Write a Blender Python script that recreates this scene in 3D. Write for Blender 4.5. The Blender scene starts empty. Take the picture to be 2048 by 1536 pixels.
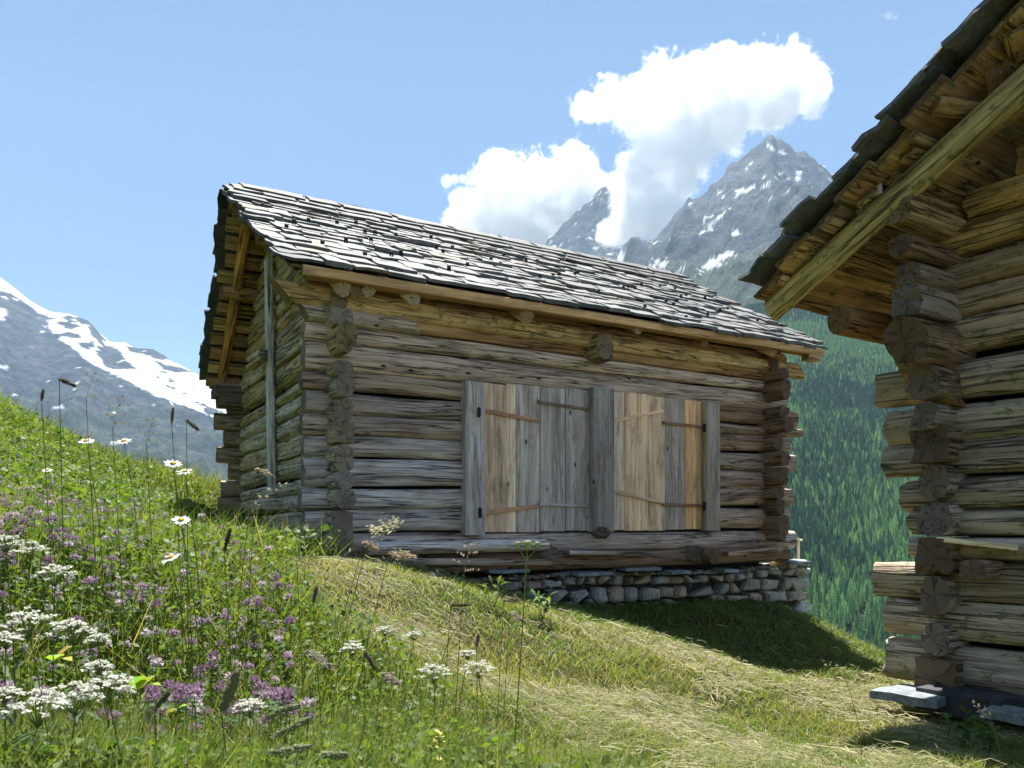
import bpy, math, random
import numpy as np
from math import radians as R
from mathutils import Vector

# ---------------------------------------------------------------- camera
F = 1572.0; HY = 1051.0                       # focal length and horizon row, photo pixels (2048 wide)
scene = bpy.context.scene
cam = bpy.data.cameras.new('camera'); camo = bpy.data.objects.new('camera', cam)
scene.collection.objects.link(camo); scene.camera = camo
cam.sensor_width = 36.0; cam.lens = 36.0 * F / 2048.0
cam.shift_y = (HY - 768.0) / 2048.0
camo.location = (0, 0, 0); camo.rotation_euler = (R(90), 0, 0)
cam.clip_start = 0.05; cam.clip_end = 60000
cam.dof.use_dof = True; cam.dof.focus_distance = 8.5; cam.dof.aperture_fstop = 16

# ---------------------------------------------------------------- light
SUN_EL, SUN_AZ = 65.0, -5.0                  # azimuth from the view direction, negative = left
world = bpy.data.worlds.new('World'); scene.world = world; world.use_nodes = True
wn = world.node_tree.nodes; wl = world.node_tree.links; wn.clear()
sky = wn.new('ShaderNodeTexSky'); sky.sky_type = 'NISHITA'; sky.sun_disc = False
sky.sun_elevation = R(SUN_EL); sky.sun_rotation = R(SUN_AZ)
sky.altitude = 1900; sky.air_density = 1.0; sky.dust_density = 0.1; sky.ozone_density = 0.9
bg = wn.new('ShaderNodeBackground'); bg.inputs['Strength'].default_value = 0.058
wo = wn.new('ShaderNodeOutputWorld'); wl.new(sky.outputs[0], bg.inputs[0]); wl.new(bg.outputs[0], wo.inputs[0])
sun = bpy.data.lights.new('sun', 'SUN'); suno = bpy.data.objects.new('sun', sun)
scene.collection.objects.link(suno)
sun.energy = 5.0; sun.angle = R(0.5); sun.color = (1.0, 0.955, 0.88)
sd = Vector((math.sin(R(SUN_AZ)) * math.cos(R(SUN_EL)), math.cos(R(SUN_AZ)) * math.cos(R(SUN_EL)), math.sin(R(SUN_EL))))
suno.rotation_euler = sd.to_track_quat('Z', 'Y').to_euler()
suno.location = (0, 20, 30)
scene.view_settings.view_transform = 'Standard'; scene.view_settings.look = 'None'
scene.view_settings.exposure = 1.42; scene.view_settings.gamma = 1.0
scene.cycles.volume_bounces = 24
scene.cycles.max_bounces = 24; scene.cycles.diffuse_bounces = 4; scene.cycles.transmission_bounces = 4
scene.cycles.transparent_max_bounces = 12
scene.cycles.volume_step_rate = 2.0

rnd = random.Random(11); rg = np.random.default_rng(11)
COL = scene.collection

# ---------------------------------------------------------------- helpers
def tag(o, label=None, cat=None, group=None, kind=None):
    if label: o['label'] = label
    if cat: o['category'] = cat
    if group: o['group'] = group
    if kind: o['kind'] = kind
    return o
def empty(name, loc, label=None, cat=None, group=None, rz=0):
    o = bpy.data.objects.new(name, None); COL.objects.link(o); o.location = loc; o.rotation_euler = (0, 0, rz)
    o.empty_display_size = 0.1
    return tag(o, label, cat, group)
def at(px, py, Y):
    return np.array([(px - 1024) / F * Y, Y, (HY - py) / F * Y])

class MB:
    """collects numpy geometry and links it as ONE mesh object"""
    def __init__(s): s.V = []; s.F = []; s.n = 0; s.UV = []; s.C = []; s.M = []
    def add(s, V, F, uv=None, col=None, mi=0):
        V = np.asarray(V, float); F = [list(f) for f in F] if not isinstance(F, np.ndarray) else F
        s.V.append(V); s.F.append((F, s.n)); 
        nl = F.size if isinstance(F, np.ndarray) else sum(len(f) for f in F)
        s.UV.append(np.zeros((nl, 2)) if uv is None else np.asarray(uv, float))
        c = np.ones((len(V), 4)); 
        if col is not None: c[:, :3] = col
        s.C.append(c); s.M.append((len(F), mi)); s.n += len(V)
    def build(s, name, mats, parent=None, smooth=True, color=None):
        V = np.concatenate(s.V); me = bpy.data.meshes.new(name)
        li = []; tot = []
        for F, off in s.F:
            if isinstance(F, np.ndarray):
                li.append((F + off).ravel()); tot.append(np.full(len(F), F.shape[1]))
            else:
                li.append(np.array([i + off for f in F for i in f])); tot.append(np.array([len(f) for f in F]))
        li = np.concatenate(li).astype(np.int32); tot = np.concatenate(tot).astype(np.int32)
        st = np.concatenate([[0], np.cumsum(tot)[:-1]]).astype(np.int32)
        me.vertices.add(len(V)); me.vertices.foreach_set('co', V.astype(np.float32).ravel())
        me.loops.add(len(li)); me.loops.foreach_set('vertex_index', li)
        me.polygons.add(len(tot)); me.polygons.foreach_set('loop_start', st); me.polygons.foreach_set('loop_total', tot)
        mi = np.concatenate([np.full(n, m) for n, m in s.M]).astype(np.int32)
        me.polygons.foreach_set('material_index', mi)
        me.polygons.foreach_set('use_smooth', np.full(len(tot), smooth))
        me.update(calc_edges=True)
        uvl = me.uv_layers.new(name='UVMap'); uvl.data.foreach_set('uv', np.concatenate(s.UV).astype(np.float32).ravel())
        ca = me.color_attributes.new('Col', 'FLOAT_COLOR', 'POINT')
        ca.data.foreach_set('color', np.concatenate(s.C).astype(np.float32).ravel())
        me.validate(clean_customdata=False)
        for m in (mats if isinstance(mats, (list, tuple)) else [mats]): me.materials.append(m)
        o = bpy.data.objects.new(name, me); COL.objects.link(o)
        if parent is not None: o.parent = parent
        if color is not None: o.color = (*color, 1)
        return o

def _h(ix, iy, iz, s):
    n = (ix * 374761393 + iy * 668265263 + iz * 2147483647 + s * 974634777) & 0xFFFFFFFF
    n = ((n ^ (n >> 13)) * 1274126177) & 0xFFFFFFFF
    n = ((n ^ (n >> 16)) * 2246822519) & 0xFFFFFFFF
    return ((n ^ (n >> 15)) & 0xFFFF) / 65535.0
def noise(x, y, z=0.0, s=0):
    x, y, z = np.broadcast_arrays(np.asarray(x, float), np.asarray(y, float), np.asarray(z, float))
    ix = np.floor(x).astype(np.int64); iy = np.floor(y).astype(np.int64); iz = np.floor(z).astype(np.int64)
    fx = x - ix; fy = y - iy; fz = z - iz
    fx = fx * fx * (3 - 2 * fx); fy = fy * fy * (3 - 2 * fy); fz = fz * fz * (3 - 2 * fz)
    r = 0
    for dx in (0, 1):
        for dy in (0, 1):
            for dz in (0, 1):
                w = (fx if dx else 1 - fx) * (fy if dy else 1 - fy) * (fz if dz else 1 - fz)
                r = r + w * _h(ix + dx, iy + dy, iz + dz, s)
    return r * 2 - 1
def fbm(x, y, z=0.0, o=4, s=0, g=0.5):
    r = 0; a = 1; t = 0
    for i in range(o):
        k = 2.03 ** i; r = r + a * noise(np.asarray(x) * k + i * 7.3, np.asarray(y) * k + i * 3.1, np.asarray(z) * k, s + i); t += a; a *= g
    return r / t
def ridged(x, y, o=5, s=0, g=0.55):
    r = 0; a = 1; t = 0; w = 1
    for i in range(o):
        k = 2.07 ** i; n = 1 - np.abs(noise(x * k + i * 5.7, y * k - i * 2.3, 0, s + i)); n = n * n
        r = r + a * n * w; w = np.clip(n * 1.6, 0, 1); t += a; a *= g
    return r / t

# ---------------------------------------------------------------- materials
def new_mat(name):
    m = bpy.data.materials.new(name); m.use_nodes = True; nt = m.node_tree
    for n in list(nt.nodes): nt.nodes.remove(n)
    out = nt.nodes.new('ShaderNodeOutputMaterial'); return m, nt, out
def nd(nt, typ, **kw):
    n = nt.nodes.new(typ)
    for k, v in kw.items():
        if k.startswith('i_'):
            key = k[2:]; key = int(key) if key.isdigit() else key
            n.inputs[key].default_value = v
        else: setattr(n, k, v)
    return n
def lk(nt, a, b): nt.links.new(a, b)
def mixc(nt, fac, a, b, mode='MIX'):
    n = nt.nodes.new('ShaderNodeMix'); n.data_type = 'RGBA'; n.blend_type = mode; n.clamp_factor = True
    for sock, v in ((n.inputs[0], fac), (n.inputs[6], a), (n.inputs[7], b)):
        if hasattr(v, 'is_output'): nt.links.new(v, sock)
        elif isinstance(v, (int, float)): sock.default_value = v
        else: sock.default_value = (*v[:3], 1)
    return n.outputs[2]
def ramp(nt, fac, pts):
    n = nt.nodes.new('ShaderNodeValToRGB'); e = n.color_ramp.elements
    while len(e) < len(pts): e.new(0.5)
    for i, (p, c) in enumerate(pts):
        e[i].position = p; e[i].color = (c, c, c, 1) if isinstance(c, (int, float)) else (*c, 1)
    nt.links.new(fac, n.inputs[0]); return n.outputs[0]
def math_(nt, op, a, b=None, c=None, clamp=False):
    n = nt.nodes.new('ShaderNodeMath'); n.operation = op; n.use_clamp = clamp
    for i, v in enumerate((a, b, c)):
        if v is None: continue
        if hasattr(v, 'is_output'): nt.links.new(v, n.inputs[i])
        else: n.inputs[i].default_value = v
    return n.outputs[0]
def noise_n(nt, vec, scale, detail=4, rough=0.55, dist=0.0):
    n = nd(nt, 'ShaderNodeTexNoise', i_Scale=scale, i_Detail=detail, i_Roughness=rough, i_Distortion=dist)
    if vec is not None: nt.links.new(vec, n.inputs['Vector'])
    return n.outputs['Fac']
def mapping(nt, vec, sc, loc=(0, 0, 0)):
    n = nt.nodes.new('ShaderNodeMapping'); nt.links.new(vec, n.inputs[0])
    n.inputs['Scale'].default_value = sc; n.inputs['Location'].default_value = loc; return n.outputs[0]

def wood_mat(name, crack=1.0, rough=0.85, bump=0.012, patch=(0.20, 0.11, 0.045), lichen=0.0, grain=1.0):
    """weathered timber; grain runs along UV.x, tint from the object's own colour"""
    m, nt, out = new_mat(name)
    uv = nd(nt, 'ShaderNodeUVMap').outputs[0]; oi = nd(nt, 'ShaderNodeObjectInfo')
    rv = nd(nt, 'ShaderNodeCombineXYZ'); lk(nt, math_(nt, 'MULTIPLY', oi.outputs['Random'], 37.0), rv.inputs[0])
    lk(nt, math_(nt, 'MULTIPLY', oi.outputs['Random'], 91.0), rv.inputs[1]); lk(nt, math_(nt, 'MULTIPLY', oi.outputs['Random'], 53.0), rv.inputs[2])
    va = nd(nt, 'ShaderNodeVectorMath', operation='ADD'); lk(nt, uv, va.inputs[0]); lk(nt, rv.outputs[0], va.inputs[1]); v = va.outputs[0]
    g1 = noise_n(nt, mapping(nt, v, (2.2, 75, 1)), 1.0, 6, 0.65, 0.35)       # fine grain
    g2 = noise_n(nt, mapping(nt, v, (1.1, 13, 1)), 1.0, 5, 0.6, 0.8)         # broad streaks
    g3 = noise_n(nt, mapping(nt, v, (2.2, 5, 1)), 1.0, 4, 0.6)               # patches
    ck = noise_n(nt, mapping(nt, v, (0.75, 17, 1)), 1.0, 3, 0.55, 0.5)       # cracks
    crk = ramp(nt, ck, [(0.465, 0), (0.5, 1), (0.535, 0)])
    crk = math_(nt, 'MULTIPLY', crk, math_(nt, 'MULTIPLY', ramp(nt, noise_n(nt, mapping(nt, v, (0.9, 4, 1), (5, 3, 0)), 1.0, 2), [(0.36, 0), (0.5, 1)]), crack))
    vo = nd(nt, 'ShaderNodeTexVoronoi', i_Scale=1.0); lk(nt, mapping(nt, v, (3.2, 7.5, 1)), vo.inputs[0])
    kn = ramp(nt, vo.outputs['Distance'], [(0.05, 1), (0.14, 0)])
    wn_ = nd(nt, 'ShaderNodeSeparateColor'); lk(nt, vo.outputs['Color'], wn_.inputs[0])
    kn = math_(nt, 'MULTIPLY', kn, math_(nt, 'GREATER_THAN', wn_.outputs[0], 0.72))
    base = mixc(nt, 1.0, oi.outputs['Color'], (3.5, 3.1, 2.7), 'MULTIPLY')
    c = mixc(nt, ramp(nt, g2, [(0.3, 0.0), (0.7, 1.0)]), mixc(nt, 1.0, base, (0.66, 0.63, 0.60), 'MULTIPLY'), mixc(nt, 1.0, base, (1.55, 1.55, 1.55), 'MULTIPLY'))
    c = mixc(nt, ramp(nt, g3, [(0.52, 0), (0.72, 0.55)]), c, patch)
    c = mixc(nt, ramp(nt, g1, [(0.3, 0.6 * grain), (0.5, 0.0)]), c, mixc(nt, 1.0, base, (0.35, 0.32, 0.3), 'MULTIPLY'))
    c = mixc(nt, ramp(nt, g1, [(0.55, 0.0), (0.75, 0.6 * grain)]), c, mixc(nt, 1.0, base, (1.9, 1.9, 1.9), 'MULTIPLY'))
    st = noise_n(nt, mapping(nt, v, (1.3, 3.5, 1), (9, 4, 0)), 1.0, 5, 0.7, 1.2)
    c = mixc(nt, ramp(nt, st, [(0.57, 0), (0.78, 0.55)]), c, mixc(nt, 1.0, base, (0.28, 0.24, 0.2), 'MULTIPLY'))
    c = mixc(nt, math_(nt, 'MULTIPLY', crk, 0.9), c, (0.012, 0.009, 0.007))
    c = mixc(nt, kn, c, (0.02, 0.014, 0.01))
    if lichen > 0:
        l = noise_n(nt, mapping(nt, v, (9, 14, 1)), 1.0, 5, 0.7)
        c = mixc(nt, ramp(nt, l, [(0.62 - lichen * 0.1, 0), (0.68 - lichen * 0.1, 0.85)]), c, (0.20, 0.22, 0.08))
    p = nd(nt, 'ShaderNodeBsdfPrincipled', i_Roughness=rough); lk(nt, c, p.inputs['Base Color'])
    p.inputs['Specular IOR Level'].default_value = 0.25
    hgt = math_(nt, 'ADD', math_(nt, 'MULTIPLY', g1, 0.45), math_(nt, 'MULTIPLY', g2, 0.8))
    hgt = math_(nt, 'SUBTRACT', hgt, math_(nt, 'MULTIPLY', crk, 1.0)); hgt = math_(nt, 'SUBTRACT', hgt, math_(nt, 'MULTIPLY', kn, 0.4))
    b = nd(nt, 'ShaderNodeBump', i_Strength=0.9, i_Distance=bump); lk(nt, hgt, b.inputs['Height']); lk(nt, b.outputs[0], p.inputs['Normal'])
    lk(nt, p.outputs[0], out.inputs[0]); return m

def endgrain_mat():
    m, nt, out = new_mat('end_grain')
    uv = nd(nt, 'ShaderNodeUVMap').outputs[0]; oi = nd(nt, 'ShaderNodeObjectInfo')
    ln = nd(nt, 'ShaderNodeVectorMath', operation='LENGTH'); lk(nt, uv, ln.inputs[0])
    n1 = noise_n(nt, uv, 45, 5, 0.7)
    rings = math_(nt, 'SINE', math_(nt, 'ADD', math_(nt, 'MULTIPLY', ln.outputs['Value'], 520.0), math_(nt, 'MULTIPLY', n1, 9.0)))
    gr = nd(nt, 'ShaderNodeTexGradient', gradient_type='RADIAL'); lk(nt, uv, gr.inputs[0])
    cv = nd(nt, 'ShaderNodeCombineXYZ'); lk(nt, math_(nt, 'MULTIPLY', gr.outputs['Fac'], 4.0), cv.inputs[0]); lk(nt, math_(nt, 'MULTIPLY', ln.outputs['Value'], 3.0), cv.inputs[1])
    lk(nt, math_(nt, 'MULTIPLY', oi.outputs['Random'], 30.0), cv.inputs[2])
    ck = ramp(nt, noise_n(nt, cv.outputs[0], 1.3, 5, .6, .6), [(0.482, 0), (0.5, .65), (0.518, 0)])
    base = mixc(nt, 1.0, oi.outputs['Color'], (2.1, 1.85, 1.6), 'MULTIPLY')
    c = mixc(nt, ramp(nt, rings, [(0.0, 0.0), (1.0, 0.35)]), base, (0.05, 0.035, 0.022))
    c = mixc(nt, ramp(nt, n1, [(0.55, 0), (0.72, 0.8)]), c, (0.23, 0.23, 0.20))
    c = mixc(nt, ck, c, (0.008, 0.006, 0.005))
    p = nd(nt, 'ShaderNodeBsdfPrincipled', i_Roughness=0.95); lk(nt, c, p.inputs['Base Color'])
    h = math_(nt, 'SUBTRACT', math_(nt, 'ADD', math_(nt, 'MULTIPLY', n1, 1.2), math_(nt, 'MULTIPLY', rings, 0.1)), ck)
    b = nd(nt, 'ShaderNodeBump', i_Strength=0.9, i_Distance=0.012); lk(nt, h, b.inputs['Height']); lk(nt, b.outputs[0], p.inputs['Normal'])
    lk(nt, p.outputs[0], out.inputs[0]); return m

def stone_mat(name, lichen=0.5):
    m, nt, out = new_mat(name)
    ca = nd(nt, 'ShaderNodeVertexColor', layer_name='Col').outputs[0]
    tc = nd(nt, 'ShaderNodeTexCoord').outputs['Object']
    n1 = noise_n(nt, tc, 7, 6, 0.65); n2 = noise_n(nt, tc, 38, 5, 0.7)
    c = mixc(nt, ramp(nt, n1, [(0.3, 0), (0.7, 1)]), mixc(nt, 1, ca, (0.6, 0.62, 0.66), 'MULTIPLY'), mixc(nt, 1, ca, (1.35, 1.35, 1.33), 'MULTIPLY'))
    c = mixc(nt, ramp(nt, n2, [(0.35, 0.55), (0.55, 0)]), c, (0.05, 0.052, 0.055))
    c = mixc(nt, ramp(nt, noise_n(nt, tc, 15, 4, 0.6), [(0.6, 0), (0.68, lichen)]), c, (0.30, 0.29, 0.20))
    p = nd(nt, 'ShaderNodeBsdfPrincipled', i_Roughness=0.75); lk(nt, c, p.inputs['Base Color']); p.inputs['Specular IOR Level'].default_value = 0.4
    b = nd(nt, 'ShaderNodeBump', i_Strength=0.8, i_Distance=0.012); lk(nt, math_(nt, 'ADD', n1, math_(nt, 'MULTIPLY', n2, 0.6)), b.inputs['Height']); lk(nt, b.outputs[0], p.inputs['Normal'])
    lk(nt, p.outputs[0], out.inputs[0]); return m

def leaf_mat(name, trans=0.45, rough=0.55, tint=(1.25, 1.25, 0.55)):
    m, nt, out = new_mat(name)
    ca = nd(nt, 'ShaderNodeVertexColor', layer_name='Col').outputs[0]
    p = nd(nt, 'ShaderNodeBsdfPrincipled', i_Roughness=rough); lk(nt, ca, p.inputs['Base Color']); p.inputs['Specular IOR Level'].default_value = 0.3
    t = nd(nt, 'ShaderNodeBsdfTranslucent'); lk(nt, mixc(nt, 1, ca, tint, 'MULTIPLY'), t.inputs[0])
    mx = nd(nt, 'ShaderNodeMixShader'); mx.inputs[0].default_value = trans
    lk(nt, p.outputs[0], mx.inputs[1]); lk(nt, t.outputs[0], mx.inputs[2]); lk(nt, mx.outputs[0], out.inputs[0]); return m

def flat_mat(name, col, rough=0.8, metal=0.0):
    m, nt, out = new_mat(name)
    tc = nd(nt, 'ShaderNodeTexCoord').outputs['Object']
    n = noise_n(nt, tc, 60, 4)
    c = mixc(nt, n, [k * 0.6 for k in col], [k * 1.4 for k in col])
    p = nd(nt, 'ShaderNodeBsdfPrincipled', i_Roughness=rough, i_Metallic=metal); lk(nt, c, p.inputs['Base Color'])
    lk(nt, p.outputs[0], out.inputs[0]); return m

WOOD = wood_mat('weathered_wood'); WOODL = wood_mat('mossy_wood', crack=1.0, lichen=0.6, patch=(0.21, 0.15, 0.04))
PLANKM = wood_mat('plank_wood', crack=0.5, bump=0.006, patch=(0.26, 0.15, 0.07), grain=.4)
ENDG = endgrain_mat(); SLATE = stone_mat('slate', 0.25); STONE = stone_mat('field_stone', 0.35)
IRON = flat_mat('rusty_iron', (0.035, 0.028, 0.026), 0.7, 0.3)
UNLIT = flat_mat('interior_shade', (0.012, 0.010, 0.008), 1.0)  # near-black colour stands in for the shade inside both buildings
LEAF = leaf_mat('grass_blades'); PETAL = leaf_mat('petals', 0.35, 0.7, (1, 1, 1)); STRAW = leaf_mat('dry_straw', 0.25, 0.6, (1, 0.95, 0.8))
# ---------------------------------------------------------------- the ground near the camera
CP = [(0,1650,1.6),(1024,1650,1.9),(2048,1650,2.1),(0,1560,2.5),(500,1560,2.6),(1024,1540,3.0),(1500,1540,3.3),(2048,1540,3.5),
 (-300,1150,3.0),(0,1290,2.9),(0,1120,4.2),(0,985,6.8),(0,822,12),(200,1030,7.5),(200,925,12.5),(330,960,12.5),(460,995,12.5),(300,1180,4.2),
 (500,1200,4.4),(500,1095,8.0),(470,1065,11.0),(600,1132,5.7),(760,1165,5.5),(900,1200,5.5),(700,1350,3.6),(1090,1227,6.6),(1090,1211,8.5),(1200,1252,6.95),(1200,1213,8.9),
 (1300,1272,7.2),(1300,1214,9.3),(1500,1346,7.5),(1560,1212,10.4),(1625,1240,10.6),(1700,1296,9.5),(1790,1356,8.4),(1640,1378,6.9),(1830,1400,5.6),(1850,1425,5.0),
 (2048,1480,4.4),(1500,1450,4.6),(1200,1420,4.1),(900,1290,4.9),(655,1112,7.5),(560,1150,7.0),(1900,1440,5.3)]
PTS = [tuple(at(*c)) for c in CP]
PTS += [(0,-1,-1.05),(-3,-1,-.2),(3,-1,-1.5),(0,-9,-1.6),(-9,-9,2),(9,-6,-4),(-9,3,2.6),(-9,8,2.3),(-9.5,15,1.8),(-16,10,6.2),(-30,5,13),(-30,30,10),(-14,26,.5),(-8,24,-1.5),
 (-2,17,-1.2),(3,16,-2.4),(6.5,12,-3.0),(6,9.5,-2.3),(6,7,-2.0),(8,4,-3),(12,10,-7),(12,2,-5.5),(25,10,-16),(25,30,-24),(0,35,-14),(-10,45,-14),(30,-9,-14)]
PTS = np.array(PTS)
def _k(d2): return np.sqrt(d2 + 0.8)
def _fit():
    P = PTS[:, :2]; n = len(P); D = _k(((P[:, None] - P[None]) ** 2).sum(-1)) - 0.0
    A = np.zeros((n + 3, n + 3)); A[:n, :n] = D - np.eye(n) * 0.03; A[:n, n] = 1; A[:n, n + 1:] = P; A[n, :n] = 1; A[n + 1:, :n] = P.T
    return np.linalg.solve(A, np.concatenate([PTS[:, 2], [0, 0, 0]]))
WK = _fit()
def gz(X, Y, rough=True):
    X = np.atleast_1d(np.asarray(X, float)); Y = np.atleast_1d(np.asarray(Y, float)); n = len(PTS); z = np.zeros(X.shape)
    for i in range(n): z += WK[i] * _k((X - PTS[i, 0]) ** 2 + (Y - PTS[i, 1]) ** 2)
    z += WK[n] + WK[n + 1] * X + WK[n + 2] * Y
    if rough: z = z + 0.045 * fbm(X * 0.9, Y * 0.9, 0, 3, 5) + 0.028 * fbm(X * 4, Y * 4, 0, 3, 6)
    return z
def tall(X, Y):          # 1 in the unmown flower meadow, 0 on the mown slope
    e = -0.52 - 0.43 * (Y - 2.8) + 0.35 * noise(X * 0.8, Y * 0.8, 0, 9)
    return np.clip((e - X) / 0.9 + 0.5, 0, 1)
def grid(xs, ys, zf):
    X, Y = np.meshgrid(xs, ys); Z = zf(X.ravel(), Y.ravel())
    V = np.stack([X.ravel(), Y.ravel(), Z], 1); nx, ny = len(xs), len(ys)
    i = (np.arange(ny - 1)[:, None] * nx + np.arange(nx - 1)[None]).ravel()
    return V, np.stack([i, i + 1, i + nx + 1, i + nx], 1)

def soil_mat():
    m, nt, out = new_mat('meadow_soil'); tc = nd(nt, 'ShaderNodeTexCoord').outputs['Object']
    ca = nd(nt, 'ShaderNodeVertexColor', layer_name='Col').outputs[0]
    n1 = noise_n(nt, tc, 2.5, 6, 0.6); n2 = noise_n(nt, tc, 30, 5, 0.7)
    c = mixc(nt, n1, mixc(nt, 1, ca, (0.6, 0.6, 0.6), 'MULTIPLY'), mixc(nt, 1, ca, (1.3, 1.3, 1.2), 'MULTIPLY'))
    c = mixc(nt, ramp(nt, n2, [(0.4, 0.6), (0.6, 0)]), c, (0.022, 0.018, 0.010))
    p = nd(nt, 'ShaderNodeBsdfPrincipled', i_Roughness=1.0); lk(nt, c, p.inputs['Base Color']); p.inputs['Specular IOR Level'].default_value = 0.1
    b = nd(nt, 'ShaderNodeBump', i_Strength=1.0, i_Distance=0.03); lk(nt, n2, b.inputs['Height']); lk(nt, b.outputs[0], p.inputs['Normal'])
    lk(nt, p.outputs[0], out.inputs[0]); return m
SOIL = soil_mat()
xs = np.concatenate([np.arange(-60, -14, 1.0), np.arange(-14, 12, 0.1), np.arange(12, 60.1, 1.0)])
ys = np.concatenate([np.arange(-30, -3, 1.0), np.arange(-3, 16, 0.1), np.arange(16, 60.1, 1.0)])
V, Fq = grid(xs, ys, gz)
tl = tall(V[:, 0], V[:, 1])[:, None]; dry = np.clip(fbm(V[:, 0] * .7, V[:, 1] * .7, 0, 4, 31)[:, None] * 1.6 + .5, 0, 1)
cc = tl * np.array([[.035, .055, .015]]) + (1 - tl) * (dry * np.array([[.085, .075, .035]]) + (1 - dry) * np.array([[.045, .06, .018]]))
m = MB(); m.add(V, Fq, col=cc); tag(m.build('meadow_ground', SOIL), 'sloping alpine meadow with a mown strip below the barns', 'ground', kind='structure')

# the valley floor far below and the slopes that lead down to it
def zval(X, Y):
    cx = np.clip(X, -59, 59); cy = np.clip(Y, -29, 59); d = np.hypot(X - cx, Y - cy)
    z0 = gz(cx, cy, False) - 0.6
    z = z0 - 0.6 * d * (1 - .0 * X)
    return np.maximum(z, -260 + 6 * fbm(X / 90, Y / 90, 0, 3, 3))
xs = np.unique(np.concatenate([-np.geomspace(59, 6000, 46), np.linspace(-59, 59, 40), np.geomspace(59, 6000, 46)]))
ys = np.unique(np.concatenate([-np.geomspace(29, 900, 20), np.linspace(-29, 59, 30), np.geomspace(59, 5500, 50)]))
V, Fq = grid(xs, ys, zval)
m = MB(); m.add(V, Fq, col=(.05, .075, .025)); tag(m.build('valley_floor', SOIL), 'green valley floor far below the meadow', 'valley', kind='structure')

# ---------------------------------------------------------------- mountains (true scale, kilometres away)
def mountain_mat():
    m, nt, out = new_mat('mountain_rock'); ca = nd(nt, 'ShaderNodeVertexColor', layer_name='Col').outputs[0]
    tc = nd(nt, 'ShaderNodeTexCoord').outputs['Object']
    n1 = noise_n(nt, mapping(nt, tc, (.012, .012, .006)), 1, 8, 0.68); n2 = noise_n(nt, mapping(nt, tc, (.05, .05, .03)), 1, 6, 0.7)
    c = mixc(nt, ramp(nt, n1, [(0.32, 0), (0.66, 1)]), mixc(nt, 1, ca, (0.25, 0.27, 0.33), 'MULTIPLY'), mixc(nt, 1, ca, (1.7, 1.65, 1.6), 'MULTIPLY'))
    c = mixc(nt, ramp(nt, n2, [(0.4, 0.5), (0.55, 0)]), c, mixc(nt, 1, ca, (0.4, 0.4, 0.45), 'MULTIPLY'))
    # keep snow clean
    sep = nd(nt, 'ShaderNodeSeparateColor'); lk(nt, ca, sep.inputs[0])
    c = mixc(nt, ramp(nt, sep.outputs[2], [(0.45, 0), (0.7, 1)]), c, ca)
    p = nd(nt, 'ShaderNodeBsdfPrincipled', i_Roughness=0.9); lk(nt, c, p.inputs['Base Color']); p.inputs['Specular IOR Level'].default_value = 0.15
    b = nd(nt, 'ShaderNodeBump', i_Strength=0.9, i_Distance=55.0); lk(nt, math_(nt, 'ADD', n1, math_(nt, 'MULTIPLY', n2, 0.3)), b.inputs['Height']); lk(nt, b.outputs[0], p.inputs['Normal'])
    lk(nt, p.outputs[0], out.inputs[0]); return m
MOUNT = mountain_mat()
def crest(pxy, Y):      # crest line as function of X from points seen on the skyline
    a = np.array(pxy, float); return (a[:, 0] - 1024) / F * Y, (HY - a[:, 1]) / F * Y
def normals_z(V, nx, ny):
    Z = V[:, 2].reshape(ny, nx); X = V[:, 0].reshape(ny, nx); Y = V[:, 1].reshape(ny, nx)
    gx = np.gradient(Z, axis=1) / np.gradient(X, axis=1); gy = np.gradient(Z, axis=0) / np.gradient(Y, axis=0)
    return (1 / np.sqrt(1 + gx ** 2 + gy ** 2)).ravel()
def mount(name, label, xs, ys, zf, colf, cat='mountain'):
    V, Fq = grid(xs, ys, zf); nz = normals_z(V, len(xs), len(ys))
    m = MB(); m.add(V, Fq, col=colf(V, nz)); return tag(m.build(name, MOUNT), label, cat, kind='structure')

# right-hand massif: forest foot, alp, then the pointed rock peak
CX, CZ = crest([(600,900),(900,700),(1100,560),(1200,535),(1235,520),(1262,486),(1300,480),(1335,452),(1372,400),(1400,392),(1446,350),(1456,328),(1480,322),(1510,292),(1530,277),(1545,266),(1556,280),(1575,285),
 (1598,303),(1612,306),(1640,330),(1660,343),(1685,352),(1760,420),(1900,480),(2100,520),(2500,600),(3200,800)], 5000)
def wood_line(Y): return -99 + (Y - 560) * 0.43
def zright(X, Y):
    Yr = 5000 + 120 * noise(X / 500, 0, 0, 44)
    c = np.interp(X * 5000 / np.maximum(Y, 2200), CX, CZ)
    low = wood_line(np.minimum(Y, 2200)) + 40 * fbm(X / 320, Y / 420, 0, 4, 12) * np.clip((Y - 500) / 600, 0, 1)
    t = np.clip((Y - 2200) / (5000 - 2200), 0, 1)
    up = low + (c - low) * t ** 1.15
    rd = ridged(X / 620 + Y / 2600, Y / 1500, 6, 21) - 0.5
    rd2 = ridged(X / 190 + Y / 900, Y / 420, 4, 25) - 0.5
    up = up + (rd * 420 + rd2 * 110) * np.sin(np.pi * np.clip(t, 0, 1)) ** 0.8 * (t > 0)
    up = up + 34 * (fbm(X / 45, Y / 70, 0, 4, 27, .65)) * np.clip(t * 3, 0, 1)
    back = np.clip((Y - 5000) / 500, 0, 1)
    z = np.where(Y > 5000, c - back * 900 + 22 * fbm(X / 38, Y / 60, 0, 3, 27), up)
    z = z - 1100 * np.clip((.14 - X / np.maximum(Y, 400)) / .3, 0, 1)
    return np.where(Y < 330, np.minimum(z, -262), z)
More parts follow.
